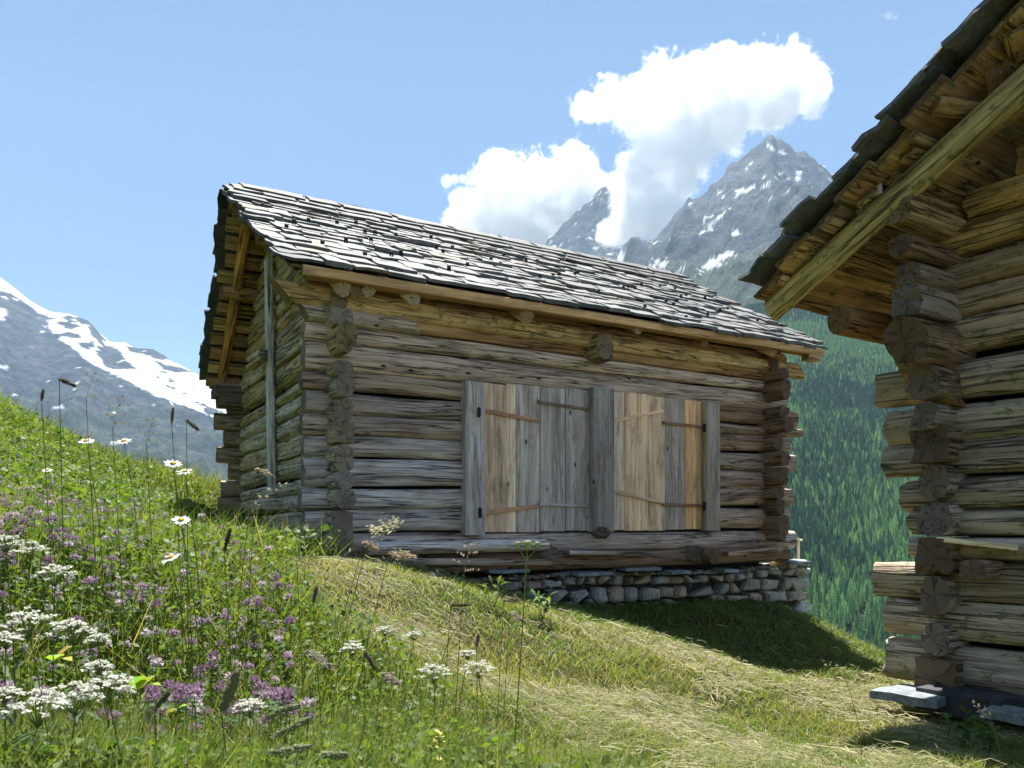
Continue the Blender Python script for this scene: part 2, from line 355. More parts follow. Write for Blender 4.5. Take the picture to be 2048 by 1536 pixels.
def cright(V, nz):
    X, Y, Z = V.T; px = 1024 + F * X / Y; py = HY - F * Z / Y
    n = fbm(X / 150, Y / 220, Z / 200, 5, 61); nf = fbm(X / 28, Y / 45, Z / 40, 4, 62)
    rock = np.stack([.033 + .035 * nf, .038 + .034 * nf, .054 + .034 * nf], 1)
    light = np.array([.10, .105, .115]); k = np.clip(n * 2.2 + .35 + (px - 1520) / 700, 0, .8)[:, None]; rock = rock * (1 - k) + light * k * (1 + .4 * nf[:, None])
    g = np.clip((1180 - Z) / 260 + n * 2.0, 0, 1)[:, None] * 0.9
    c = rock * (1 - g) + np.array([.05, .075, .035]) * g
    w = np.clip((720 - Z) / 80, 0, 1)[:, None]; c = c * (1 - w) + np.array([.025, .05, .025]) * w
    def blob(x, y, rx, ry, sl=0): u = (px - x); v = (py - y) - sl * u; return np.clip(1.25 - np.sqrt((u / rx) ** 2 + (v / ry) ** 2) * 1.15 + nf * 1.9 + n * 1.2 - .2, 0, 1)
    s = 0 * px
    for b in ((1443,518,26,9,-.55),(1418,530,20,7,-.5),(1468,462,13,9,.5),(1310,530,22,8,-.3),(1240,515,7,24,0),(1545,295,14,6,.3),(1563,303,12,5,.3),(1598,350,6,12,-.4),(1668,350,12,6,.5),
              (1480,385,12,6,-.8),(1500,378,10,5,-.6),(1430,440,16,5,-.8),(1400,470,12,4,-.8),(1530,372,14,4,-.5),(1350,548,14,4,-.5)): s = np.maximum(s, blob(*b))
    s = np.maximum(s, np.clip((fbm(X / 45, Y / 60, 0, 4, 66, .6) - .42) * 6 * (.5 + n), 0, 1) * (Z > 1500))
    s = np.clip(s * 2.5, 0, 1)[:, None]; return c * (1 - s) + np.array([.80, .83, .86]) * s
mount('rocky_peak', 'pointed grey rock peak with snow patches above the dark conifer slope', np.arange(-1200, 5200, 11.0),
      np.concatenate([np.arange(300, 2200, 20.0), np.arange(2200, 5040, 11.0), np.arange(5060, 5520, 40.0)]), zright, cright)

# far small peak behind the cloud
KX, KZ = crest([(900,640),(1000,570),(1088,497),(1095,478),(1120,455),(1150,425),(1180,398),(1192,383),(1212,371),(1222,388),(1240,420),(1290,470),(1350,520),(1500,600),(1700,700)], 7400)
def zfar(X, Y):
    c = np.interp(X, KX, KZ); d = np.abs(Y - 7400)
    return c - d * 1.05 + (ridged(X / 420, Y / 700, 5, 71) - .5) * 260 * np.clip(d / 300, 0, 1) + 25 * fbm(X / 60, Y / 60, 0, 3, 72)
def cfar(V, nz):
    X, Y, Z = V.T; nf = fbm(X / 50, Y / 60, Z / 50, 4, 73); c = np.stack([.032 + .028 * nf, .037 + .028 * nf, .052 + .028 * nf], 1)
    s = np.clip((fbm(X / 120, Y / 60, Z / 30, 4, 74) - .33) * 6, 0, 1)[:, None]; return c * (1 - s) + np.array([.8, .83, .86]) * s
mount('distant_peak', 'small dark pointed peak half hidden by the cloud', np.arange(-700, 3300, 14.0), np.arange(6500, 7700, 16.0), zfar, cfar)

# left-hand glacier mountain
GX, GZ = crest([(-900,150),(-500,300),(-200,430),(-60,520),(0,553),(30,575),(60,600),(98,622),(135,626),(160,634),(176,640),(200,665),(218,682),(250,685),(272,695),(305,697),(320,705),(345,722),(372,735),(400,750),(440,775),(520,800),(640,850),(800,900),(1000,960)], 5200)
def zleft(X, Y):
    c = np.interp(X * 5200 / Y, GX, GZ); t = np.clip((Y - 2300) / 2900, 0, 1)
    rd = ridged(X / 700 - Y / 1600, Y / 1300, 6, 81) - 0.45; rd2 = ridged(X / 160 - Y / 600, Y / 420, 4, 85) - .5
    z = -150 + (c + 150) * (0.03 + 0.97 * t ** 1.25) + ((rd - .1) * 360 + rd2 * 130) * np.sin(np.pi * t) ** .8 * (0.35 + .65 * np.clip((.75 - t) * 4, 0, 1)) + 34 * fbm(X / 45, Y / 60, 0, 4, 87, .6) * np.clip((.8 - t) * 5, 0.25, 1)
    return np.where(Y > 5200, c - (Y - 5200) * 1.2, z)
def inpoly(px, py, poly):
    r = np.zeros(px.shape, bool); n = len(poly)
    for i in range(n):
        x1, y1 = poly[i]; x2, y2 = poly[(i + 1) % n]
        if y1 == y2: continue
        r ^= ((y1 > py) != (y2 > py)) & (px < (x2 - x1) * (py - y1) / (y2 - y1) + x1)
    return r
def cleft(V, nz):
    X, Y, Z = V.T; px = 1024 + F * X / Y; py = HY - F * Z / Y
    n = fbm(X / 170, Y / 240, Z / 150, 5, 91); nf = fbm(X / 34, Y / 60, Z / 40, 4, 92)
    qx = px + nf * 9 + n * 10; qy = py + nf * 6 + n * 7
    rock = np.stack([.05 + .06 * nf, .055 + .055 * nf, .075 + .05 * nf], 1).clip(.012)
    g = np.clip((py - 790) / 90 + n * 2.2, 0, 1)[:, None] * .75; c = rock * (1 - g) + np.array([.055, .075, .04]) * g
    snow = inpoly(qx, qy, [(-20,540),(60,590),(100,612),(160,628),(215,678),(300,690),(340,715),(400,745),(480,790),(500,860),(440,838),(380,815),(310,790),(255,762),(215,745),(170,720),(145,695),(110,672),(95,640),(60,612),(20,585),(-20,575)])
    rocky = inpoly(qx, qy, [(205,690),(235,695),(250,720),(240,742),(210,735),(195,705)]) | inpoly(qx, qy, [(160,686),(190,684),(195,698),(165,698)]) | inpoly(qx, qy, [(250,692),(310,695),(345,722),(320,720),(290,712),(262,704)]) | inpoly(qx, qy, [(310,723),(340,730),(395,746),(360,745),(325,738)]) | inpoly(qx, qy, [(178,645),(215,682),(205,692),(185,670)])
    small = inpoly(qx, qy, [(-10,612),(15,620),(10,640),(-10,645)]) | (fbm(X / 50, Y / 90, Z / 60, 3, 95) > .52)
    s = ((snow & ~rocky & (fbm(X / 90, Y / 120, Z / 90, 4, 97) > -.30)) | (small & (py < 900))).astype(float)[:, None]
    return c * (1 - s) + np.array([.82, .85, .88]) * s
mount('glacier_mountain', 'snow and glacier covered mountain sloping down to the left of the barn', np.arange(-5600, 300, 13.0),
      np.concatenate([np.arange(2200, 5220, 13.0), np.arange(5240, 5500, 60.0)]), zleft, cleft)
# ---------------------------------------------------------------- timber pieces
def frame(t, up):
    t = t / np.linalg.norm(t); s = np.cross(t, up); s /= np.linalg.norm(s); u = np.cross(s, t); return t, s, u
def section(kind, n):
    if kind == 'log':
        a = np.linspace(0, 2 * np.pi, n, endpoint=False); c, s_ = np.cos(a), np.sin(a); e = 2 / 2.5
        return np.stack([np.sign(c) * np.abs(c) ** e, np.sign(s_) * np.abs(s_) ** e], 1)
    if kind == 'round':
        a = np.linspace(0, 2 * np.pi, n, endpoint=False); return np.stack([np.cos(a), np.sin(a)], 1)
    # box: squared section with small bevels
    b = 0.93; k = max(2, n // 4); p = []
    for (x0, y0, x1, y1) in ((1, -b, 1, b), (b, 1, -b, 1), (-1, b, -1, -b), (-b, -1, b, -1)):
        for i in range(k): q = i / (k - 1); p.append((x0 + (x1 - x0) * q, y0 + (y1 - y0) * q))
    return np.array(p)
SEED = [1]
def timber(mb, P, Q, w, h, up=(0, 0, 1), kind='log', seg=0.07, n=None, rough=0.05, taper=(1, 1), bow=0.0, endj=0.012, shear=0.0):
    """adds one log or squared timber from P to Q; w across, h along 'up'"""
    SEED[0] += 1; sd = SEED[0]; P = np.array(P, float); Q = np.array(Q, float); L = np.linalg.norm(Q - P)
    t, s_, u = frame(Q - P, np.array(up, float)); n = n or (22 if kind == 'log' else 16)
    sec = section(kind, n); n = len(sec); N = int(min(110, max(3, L / seg)))
    q = np.linspace(0, 1, N + 1); ln = q * L
    th = np.linspace(0, 2 * np.pi, n, endpoint=False)
    tp = (taper[0] + (taper[1] - taper[0]) * q)[:, None]
    ax = sec[None, :, 0] * w / 2 * tp; ay = sec[None, :, 1] * h / 2 * tp
    o = sd * 13.7
    d = fbm(ln[:, None] * 1.6 + o, np.cos(th)[None] * 1.2, np.sin(th)[None] * 1.2, 3, 3) * rough * 1.2 \
      + noise(ln[:, None] * 1.3 + o, np.cos(th)[None] * 4.5, np.sin(th)[None] * 4.5, 8) * rough * 0.8
    gr = noise(ln[:, None] * 0.5 + o, np.cos(th)[None] * 5, np.sin(th)[None] * 5, 9)
    d = d - 0.14 * rough / 0.05 * np.clip(1 - np.abs(gr) / 0.10, 0, 1) * 0.6
    ax = ax * (1 + d); ay = ay * (1 + d)
    bw = bow * np.sin(np.pi * q) + 0.25 * rough * h * 2 * noise(ln * 0.7 + o, 0, 0, 4)
    ej = np.zeros((N + 1, n)); ej[0] = noise(th * 2, o, 0, 5) * endj + shear * ay[0]; ej[-1] = noise(th * 2, o, 3, 5) * endj + shear * ay[-1]
    V = P[None, None] + (ln[:, None] + ej)[..., None] * t + ax[..., None] * s_ + (ay + bw[:, None])[..., None] * u
    per = np.concatenate([[0], np.cumsum(np.linalg.norm(np.diff(np.vstack([sec * [w / 2, h / 2], sec[:1] * [w / 2, h / 2]]), axis=0), axis=1))])
    i = np.arange(N)[:, None] * n; j = np.arange(n)[None]; j2 = (j + 1) % n
    Fq = np.stack([i + j, i + j2, i + n + j2, i + n + j], -1).reshape(-1, 4)
    L0 = np.broadcast_to(ln[:-1, None], (N, n)); L1 = np.broadcast_to(ln[1:, None], (N, n)); C0 = np.broadcast_to(per[:-1][None], (N, n)); C1 = np.broadcast_to(per[1:][None], (N, n))
    uo = (sd * 3.77) % 50; vo = (sd * 1.93) % 20
    uv = np.stack([np.stack([L0 + uo, C0 + vo], -1), np.stack([L0 + uo, C1 + vo], -1), np.stack([L1 + uo, C1 + vo], -1), np.stack([L1 + uo, C0 + vo], -1)], 2).reshape(-1, 2)
    mb.add(V.reshape(-1, 3), Fq, uv)
    for end, row in ((0, 0), (1, N)):      # end grain: two rings and a centre
        R0 = V[row]; c = R0.mean(0); loc = np.stack([ax[row], ay[row]], 1)
        sg = -1 if end == 0 else 1
        mid = c + (R0 - c) * 0.55 + t * sg * 0.006 + t[None] * (noise(th * 3, o, end, 6) * endj * .6)[:, None]
        VV = np.vstack([R0, mid, c[None] + t * sg * 0.004]); F = []; UV = []
        UL = np.vstack([loc, loc * .55, [[0, 0]]])
        for k in range(n):
            k2 = (k + 1) % n
            a = [k, n + k, n + k2, k2] if end == 0 else [k, k2, n + k2, n + k]
            b = [n + k, 2 * n, n + k2] if end == 0 else [n + k, n + k2, 2 * n]
            F += [a, b]; UV += [UL[x] for x in a] + [UL[x] for x in b]
        mb.add(VV, F, np.array(UV), mi=1)
def piece(name, P, Q, w, h, parent, color, mat=None, **k):
    mb = MB(); timber(mb, P, Q, w, h, **k); jit = 1 + rnd.uniform(-.12, .12)
    return mb.build(name, [mat or WOOD, ENDG], parent, color=[c * jit for c in color])

GREY = (.19, .19, .20); GREYB = (.155, .145, .14); BROWN = (.125, .085, .055); OCHRE = (.185, .125, .06); MOSS = (.215, .19, .105); PALE = (.36, .31, .24); DK = (.08, .07, .065)
def mixt(a, b, k): return tuple(a[i] * (1 - k) + b[i] * k for i in range(3))

# ================================================================ the hay barn
TH = R(29.56); lv = np.array([math.cos(TH), math.sin(TH), 0]); gv = np.array([-math.sin(TH), math.cos(TH), 0]); P0 = np.array([-1.764, 7.5, 0])
BL, BW = 6.02, 4.43                                         # length, depth
OL, OR_, EF, ER, SR, ZR, ZE, ZER = .508, .62, .356, .128, 2.478, 4.037, 2.38, 2.064
def W(a, b, z): return P0 + lv * a + gv * b + np.array([0, 0, z])
def wallA(px, py, b=0.0):       # point of the front wall plane seen at a photo pixel -> (a, z)
    k = (px - 1024) / F; o = P0 + gv * b; a = (k * o[1] - o[0]) / (lv[0] - k * lv[1]); Y = o[1] + a * lv[1]; return a, (HY - py) / F * Y
def gabA(px, py, a=0.0):
    k = (px - 1024) / F; o = P0 + lv * a; b = (k * o[1] - o[0]) / (gv[0] - k * gv[1]); Y = o[1] + b * gv[1]; return b, (HY - py) / F * Y
barn = empty('hay_barn', (P0[0], P0[1], -0.4), 'weathered log hay barn with grey slate roof and four plank shutters, in the middle', 'barn')
# everything below is built in world space, so keep the parent's transform out of the parts
barn.location = (0, 0, 0)
def zroof(b):      # underside of roof boards
    return (ZR - 0.10 - (ZR - ZE) * (SR - b) / (SR + EF)) if b < SR else (ZR - 0.10 - (ZR - ZER) * (b - SR) / (BW + ER - SR))

# front wall courses
LY = [575, 618, 663, 699, 753, 791, 833, 876, 920, 975, 1018, 1066]; RY = [697, 722, 755, 777, 814, 848, 868, 903, 940, 977, 1014, 1056]
a8 = wallA(800, 700)[0]; a15 = wallA(1500, 700)[0]
def course(i): zl = wallA(800, LY[i])[1]; zr_ = wallA(1500, RY[i])[1]; return lambda a: zl + (zr_ - zl) * (a - a8) / (a15 - a8)
TK = .17
dl = wallA(928, 900)[0]; dr = wallA(1430, 900)[0]
tints = [mixt(OCHRE, BROWN, .45), mixt(OCHRE, BROWN, .6), mixt(GREY, OCHRE, .4), mixt(BROWN, GREYB, .35), mixt(BROWN, GREYB, .45), GREYB, mixt(GREYB, BROWN, .3), mixt(GREY, GREYB, .5), GREY, GREY, GREY]
tintsR = [mixt(OCHRE, BROWN, .3), mixt(OCHRE, BROWN, .4), mixt(PALE, GREY, .45), mixt(PALE, GREY, .6), mixt(BROWN, DK, .3), mixt(BROWN, GREYB, .4), mixt(BROWN, GREYB, .4), mixt(BROWN, GREY, .5), mixt(BROWN, GREY, .4), mixt(BROWN, GREY, .3), mixt(BROWN, GREY, .4)]
rext = [.30, .22, .42, .28, .50, .62, .34, .48, .30, .40, .34]
for i in range(11):
    top, bot = course(i), course(i + 1)
    def seg(a0, a1, col, name='wall_log'):
        am = (a0 + a1) / 2; h0 = top(a0) - bot(a0); h1 = top(a1) - bot(a1); h = max(h0, h1)
        off = rnd.uniform(-.008, .008)
        p = W(a0, TK / 2 + off, (top(a0) + bot(a0)) / 2); q = W(a1, TK / 2 + off, (top(a1) + bot(a1)) / 2)
        piece(name, p, q, TK, h * .96, barn, col, taper=(h0 / h, h1 / h), bow=rnd.uniform(-.016, .018), rough=.075, seg=.06, n=26, kind='log')
    lx = -.20 - rnd.uniform(0, .05) if i > 1 else -.15
    if i <= 3: seg(lx, BL + rext[i], mixt(tints[i], tintsR[i], .4))
    else: seg(lx, dl + .05, tints[i]); seg(dr - .05, BL + rext[i], tintsR[i])
# sill timbers under the doors
_, zs = wallA(1000, 1066); _, zb = wallA(1000, 1083)
piece('sill_beam', W(-.2, TK / 2, wallA(800, 1088)[1]), W(BL + .45, TK / 2, wallA(1500, 1080)[1]), TK + .04, .24, barn, mixt(GREY, BROWN, .35), rough=.045, taper=(.9, 1))
a_, z_ = wallA(735, 1097, -.15); a2, z2 = wallA(1092, 1090, -.15)
piece('ground_log', W(a_, -.13, z_), W(a2, -.13, z2), .2, .13, barn, (.32, .31, .32), kind='round', rough=.06)
a_, z_ = wallA(1000, 1118, -.03); a2, z2 = wallA(1575, 1103, -.03)
piece('foundation_beam', W(.1, .02, wallA(700, 1133, -.02)[1]), W(a2, .02, wallA(1575, 1108, -.02)[1]), .22, .20, barn, mixt(DK, BROWN, .5), rough=.05, kind='log')
for x0, x1, y0, y1, hh, col in ((1135, 1300, 1105, 1108, .045, GREY), (1452, 1562, 1108, 1098, .05, mixt(OCHRE, GREY, .4)), (640, 1100, 1123, 1124, .07, mixt(GREYB, BROWN, .3))):
    a0, z0 = wallA(x0, y0, -.14); a1, z1 = wallA(x1, y1, -.14)
    piece('ledge_board', W(a0, -.10, z0), W(a1, -.10, z1), .16, hh, barn, col, kind='box')
for (x, y, w_, h_, d0, col) in ((1102, 1106, .17, .17, -.20, GREYB), (1210, 1066, .15, .14, -.16, DK), (1395, 1108, .20, .20, -.16, DK), (1432, 1112, .22, .20, -.26, BROWN)):
    a0, z0 = wallA(x, y, d0)
    piece('cross_beam', W(a0, d0, z0), W(a0, .4, z0 + .01), w_, h_, barn, col, rough=.09, kind='round' if w_ < .2 else 'log', endj=.02)
# bracket heads on the front wall, below the eave
for (x, y, w_, h_, d0, col) in ((1210, 690, .22, .30, -.22, mixt(MOSS, DK, .4)), (1212, 712, .19, .13, -.17, DK)):
    a0, z0 = wallA(x, y, d0); piece('wall_bracket', W(a0, d0, z0), W(a0, .3, z0), w_, h_, barn, col, mat=WOODL, rough=.1, endj=.02)
# rafter feet and purlin ends just under the eave board
for (x, y, dia, col) in ((688, 578, .15, PALE), (712, 584, .13, mixt(OCHRE, MOSS, .5)), (738, 580, .13, PALE), (828, 597, .13, (.4, .39, .36)), (1054, 632, .16, (.34, .27, .18)), (1278, 660, .10, PALE), (1410, 686, .10, OCHRE), (1548, 706, .11, PALE), (1565, 716, .10, OCHRE)):
    a0, z0 = wallA(x, y, -.24)
    piece('rafter_foot', W(a0, -.24, z0), W(a0, .35, z0 + .30), dia, dia, barn, col, kind='round', rough=.05, n=16)
# heads of the gable logs at the near corner
HY_ = [(610, 643), (646, 702), (717, 750), (750, 792), (793, 842), (843, 885), (887, 939), (941, 977), (977, 1019), (1021, 1098)]
hz = []
Yh = (P0 - gv * .22)[1]
for k, (y0, y1) in enumerate(HY_): hz.append(((HY - y0) / F * Yh, (HY - y1) / F * Yh))
GCOL = [mixt(MOSS, GREY, .5), mixt(MOSS, OCHRE, .3), mixt(MOSS, GREYB, .4), mixt(GREY, MOSS, .3)]
for k, (z1, z0) in enumerate(hz):
    h = z1 - z0; e0 = (.16, .30, .20, .28, .20, .24, .23, .25, .26, .20)[k]
    zc = (z1 + z0) / 2
    piece('gable_log', W(TK / 2 + .01, -e0, zc), W(TK / 2, BW + rnd.uniform(.18, .3), zc + rnd.uniform(-.02, .02)), TK + .03, h * (1.02 if k else 1), barn, mixt(GCOL[k % 4], GREY, .1 + .06 * k), mat=WOODL, rough=.10, n=26, seg=.06, endj=.02, shear=-.3 if k in (1, 3, 4) else 0, kind='box' if k in (0, 5, 9) else 'log')
    piece('gable_log', W(BL - TK / 2, -rnd.uniform(.15, .35), zc), W(BL - TK / 2, BW + .2, zc), TK, h, barn, mixt(BROWN, DK, .4), mat=WOODL, rough=.09, seg=.12, endj=.02)
# short log stubs that fill the corner between the heads
piece('gable_log', W(TK / 2 + .01, -.16, -.3), W(TK / 2, BW + .15, -.3), TK, .22, barn, GREYB, rough=.06)
piece('gable_log', W(TK / 2 + .01, -.10, -.52), W(TK / 2, BW + .15, -.52), TK, .22, barn, GREYB, rough=.06)
# upper gable logs, shortened under the roof
z = hz[0][0]; k = 0
while z < ZR - .25:
    h = rnd.uniform(.17, .23); zc = z + h / 2
    lo = [b for b in np.linspace(-.3, BW + .1, 120) if zroof(b) - .08 > z + h * .6]
    if not lo: break
    for aa, c in ((TK / 2, mixt(GCOL[k % 4], OCHRE, .25)), (BL - TK / 2, BROWN)):
        piece('gable_log', W(aa, max(min(lo), .0 if k > 0 else -.1), zc), W(aa, max(lo), zc), TK, h * 1.02, barn, c, mat=WOODL, rough=.10, seg=.06, n=24)
    z += h; k += 1
# rear wall, one log per course
zt = 1.95; z = -1.0; k = 0
while z < zt:
    h = .235; a0 = -.05 - (.10, .26, .16, .30, .12, .24, .20)[k % 7]
    piece('wall_log', W(a0, BW - TK / 2, z + h / 2), W(BL + .2, BW - TK / 2, z + h / 2), TK, h, barn, mixt(DK, MOSS, .35), rough=.09, seg=.15, mat=WOODL)
    z += h; k += 1
# corbelled heads at the rear corner, under the purlin
for a0, zz, hh in ((-.36, 2.0, .16), (-.30, 1.86, .13)):
    piece('purlin_bracket', W(a0, BW - .1, zz - .12), W(.4, BW - .1, zz - .12), .34, hh, barn, DK, kind='box', rough=.04)
# big wall-plate purlin at the near corner with moss-covered carved end
piece('eave_purlin', W(-.44, .02, wallA(600, 583)[1] - .02), W(BL + .5, .02, wallA(600, 583)[1] - .1), .2, .21, barn, mixt(MOSS, OCHRE, .5), mat=WOODL, rough=.06, n=26, taper=(1.05, .95), shear=-.9)
piece('eave_purlin', W(-.22, .02, wallA(640, 617)[1] - .05), W(.9, .02, wallA(640, 617)[1] - .05), .17, .15, barn, mixt(GREY, OCHRE, .3), mat=WOODL, rough=.05, shear=-.6)
piece('ridge_purlin', W(-.42, SR, ZR - .26), W(BL + .45, SR, ZR - .26), .2, .2, barn, mixt(BROWN, MOSS, .3), kind='round', mat=WOODL)
for b in (1.2, 3.3, BW - .05): piece('roof_purlin', W(-.40, b, zroof(b) - .12), W(BL + .45, b, zroof(b) - .12), .17, .17, barn, mixt(OCHRE, BROWN, .3), kind='round')
# verge rafters
def along(b): return zroof(b)
piece('verge_rafter', W(-.24, SR + .10, zroof(SR + .10) - .12), W(-.24, BW - .02, zroof(BW - .02) - .08), .13, .16, barn, (.24, .14, .05), kind='round', rough=.05, up=(0, 0, 1))
piece('verge_rafter', W(-.24, SR - .10, zroof(SR - .10) - .12), W(-.24, .15, zroof(.15) - .08), .11, .12, barn, mixt(DK, BROWN, .5), kind='round', rough=.05)
# roof boards below the slates (underside shows at the verge and eave)
for side in (0, 1):
    nb = 15 if side == 0 else 12
    for j in range(nb):
        q0 = (j + .03) / nb; q1 = (j + .97) / nb
        if side == 0: b0, b1 = SR - q0 * (SR + EF - .06), SR - q1 * (SR + EF - .06)
        else: b0, b1 = SR + q0 * (BW + ER - SR), SR + q1 * (BW + ER - SR)
        bm = (b0 + b1) / 2; zc = zroof(bm) + .015; up = np.array([0, 0, 1.]) + (gv * (-(ZR - ZE) / (SR + EF)) if side == 0 else gv * ((ZR - ZER) / (BW + ER - SR)))
        piece('roof_board', W(-.44 + rnd.uniform(-.03, .03), bm, zc), W(BL + .50, bm, zc), abs(b1 - b0) * 1.12, .03, barn, mixt(OCHRE, (BROWN, MOSS, DK)[j % 3], rnd.uniform(.2, .8)), up=up, kind='box', seg=.4)
# eave board (warm coloured fascia)
e0 = W(-OL + .18, -EF + .02, ZE - .085); e1 = W(BL + OR_ - .04, -EF + .02, ZE - .085)
piece('eave_board', e0, e1, .045, .085, barn, (.25, .17, .09), kind='box', seg=.15, mat=PLANKM, rough=.03)
piece('eave_board', W(-OL + .25, -EF + .12, ZE - .10), W(BL + OR_ - .1, -EF + .12, ZE - .10), .14, .03, barn, mixt(OCHRE, BROWN, .4), kind='box', seg=.3, mat=PLANKM)
piece('eave_board', W(BL + .30, -.28, ZE - .15), W(BL + .52, -.28, ZE - .15), .13, .09, barn, (.24, .16, .09), kind='box')

# slates -------------------------------------------------------------
def slate(mb, c, du, dn, nrm, wd, lg, tk, col, seed):
    """irregular stone slab: c centre, du along the row, dn down the slope"""
    r = np.random.default_rng(seed); n = 12; pts = []
    for (x0, y0, x1, y1) in ((-1, -1, 1, -1), (1, -1, 1, 1), (1, 1, -1, 1), (-1, 1, -1, -1)):
        for k in range(3):
            q = k / 3; pts.append((x0 + (x1 - x0) * q, y0 + (y1 - y0) * q))
    p = np.array(pts) * (1 + r.uniform(-.16, .06, (12, 2))); p[:, 0] *= wd / 2; p[:, 1] *= lg / 2
    jz = r.uniform(-.006, .006, 12)
    top = c + p[:, :1] * du + p[:, 1:] * dn + nrm * (tk / 2 + jz)[:, None]
    sh = 1 + r.uniform(-.02, .05, (12, 1)); pb = p * sh
    bot = c + pb[:, :1] * du + pb[:, 1:] * dn - nrm * (tk / 2 - jz)[:, None]
    V = np.vstack([top, bot]); Fs = [list(range(12))[::-1], [12 + k for k in range(12)]] + [[k, (k + 1) % 12, 12 + (k + 1) % 12, 12 + k] for k in range(12)]
    mb.add(V, Fs, col=col)
def slate_roof(name, parent, corner, du, length, dn, slope, nrm, row, seed, dark=0.0, vflare=0.0, mat=None, wr=(.32, .85), lap=(.16, .26), til=.085, tkr=(.026, .05)):
    r = np.random.default_rng(seed); mb = MB(); n = int(slope / row)
    for i in range(n + 1):
        d = slope - i * row; a = -r.uniform(0, .07)
        while a < length:
            w = r.uniform(*wr); lg = row + r.uniform(*lap)
            if a + w > length + .06: w = max(.2, length + r.uniform(-.02, .05) - a)
            dd = max(d - lg / 2 + r.uniform(-.03, .035) + .035 * float(noise(a * 1.1, i * 1.7, 0, 61)), lg / 2 - .06)
            lift = .026; tilt = (dn + nrm * -.0); tk = r.uniform(*tkr)
            t2 = dn - nrm * 0.0; up_ = nrm * (lift + .014 * r.uniform(-1, 1) + .012 + .016 * float(noise(a * .9, i * .8, 0, 62)))
            dn2 = dn + nrm * (til + r.uniform(-.02, .03)); dn2 /= np.linalg.norm(dn2); n2 = np.cross(du, dn2); n2 = n2 / np.linalg.norm(n2); n2 = n2 if n2 @ nrm > 0 else -n2
            rot = r.uniform(-.06, .06); du2 = du * math.cos(rot) + dn2 * math.sin(rot); dn3 = dn2 * math.cos(rot) - du * math.sin(rot)
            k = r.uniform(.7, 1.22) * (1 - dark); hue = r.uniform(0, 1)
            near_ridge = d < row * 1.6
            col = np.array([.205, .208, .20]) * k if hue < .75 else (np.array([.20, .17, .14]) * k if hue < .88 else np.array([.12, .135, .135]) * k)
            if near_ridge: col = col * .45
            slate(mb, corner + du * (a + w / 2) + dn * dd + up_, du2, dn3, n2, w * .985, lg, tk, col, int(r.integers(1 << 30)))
            a += w
    return mb.build(name, mat or SLATE, parent, smooth=False)
def slope_frame(b0, z0, b1, z1):
    d = gv * (b1 - b0) + np.array([0, 0, z1 - z0]); L = np.linalg.norm(d); d /= L; n = np.cross(lv, d); n = n if n[2] > 0 else -n; return d, L, n
LEN = OL + BL + OR_
dF, LF, nF = slope_frame(SR, ZR - .06, -EF, ZE - .06)
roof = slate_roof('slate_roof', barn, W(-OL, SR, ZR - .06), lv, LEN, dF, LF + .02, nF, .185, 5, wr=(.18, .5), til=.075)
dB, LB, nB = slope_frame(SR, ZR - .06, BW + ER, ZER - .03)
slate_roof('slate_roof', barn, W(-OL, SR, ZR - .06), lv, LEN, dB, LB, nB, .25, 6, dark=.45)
mb = MB()
for (a0_, a1_, b0_, b1_, z0_, z1_) in ((.0 + .12, BL - .12, .125, .135, -.9, 2.1), (.135, .145, .13, BW - .13, -.9, 2.1), (BL - .145, BL - .135, .13, BW - .13, -.9, 2.1)):
    V = np.array([W(a, b, z_) for a in (a0_, a1_) for b in (b0_, b1_) for z_ in (z0_, z1_)]); mb.add(V, [[0, 1, 3, 2], [4, 6, 7, 5], [0, 4, 5, 1], [2, 3, 7, 6], [0, 2, 6, 4], [1, 5, 7, 3]])
mb.build('shade_backing', UNLIT, barn)  # near-black panels added so log gaps read dark and no light leaks
# ridge slabs, two overlapping layers
mb = MB(); a = -OL - .05
r_ = np.random.default_rng(77)
for lay, (dd, lg) in enumerate(((.24, .42), (.10, .34), (-.02, .30))):
    a = -OL - .05 + lay * .1
    while a < BL + OR_ - .1 - (.0 if lay else .0):
        w = r_.uniform(.35, .9); w = min(w, BL + OR_ - a + .02); k = r_.uniform(.24, .42)
        slate(mb, W(a + w / 2, SR, ZR - .03 + .022 * lay) + dF * dd + nF * .055, lv, dF, nF, w, lg, .028, np.array([.36, .375, .36]) * k, int(r_.integers(1 << 30))); a += w
mb.build('ridge_slab', SLATE, barn, smooth=False)
# snow hooks: little upright irons standing on the slates
def hook_mesh():
    mb = MB()
    def bar(x0, x1, y0, y1, z0, z1):
        V = [(x, y, z) for x in (x0, x1) for y in (y0, y1) for z in (z0, z1)]
        mb.add(V, [[0, 1, 3, 2], [4, 6, 7, 5], [0, 4, 5, 1], [2, 3, 7, 6], [0, 2, 6, 4], [1, 5, 7, 3]])
    bar(-.020, -.006, -.006, .006, 0, .085); bar(.006, .020, -.006, .006, 0, .085); bar(-.020, .020, -.007, .007, .05, .088); bar(-.02, .02, -.004, .10, -.004, .004)
    return mb
HP = [(525,416),(588,448),(617,446),(573,459),(674,450),(712,450),(645,492),(692,485),(730,468),(750,470),(742,484),(792,475),(862,479),(730,515),(783,513),(802,510),(828,507),(873,498),(886,508),(905,500),(960,504),(898,542),(935,535),(982,523),(1007,515),(1045,520),(1052,524),
 (1001,533),(1075,527),(1080,557),(1106,556),(1118,553),(1150,552),(1156,549),(1247,580),(1255,578),(1270,580),(1283,573),(1320,577),(1350,582),(1332,607),(1347,613),(1352,606),(1362,598),(1372,594),(1440,624),(1455,622),(1415,634),(1515,645),(1197,588),(1410,600),(1436,628),(1372,640),(1290,618)]
h0 = None
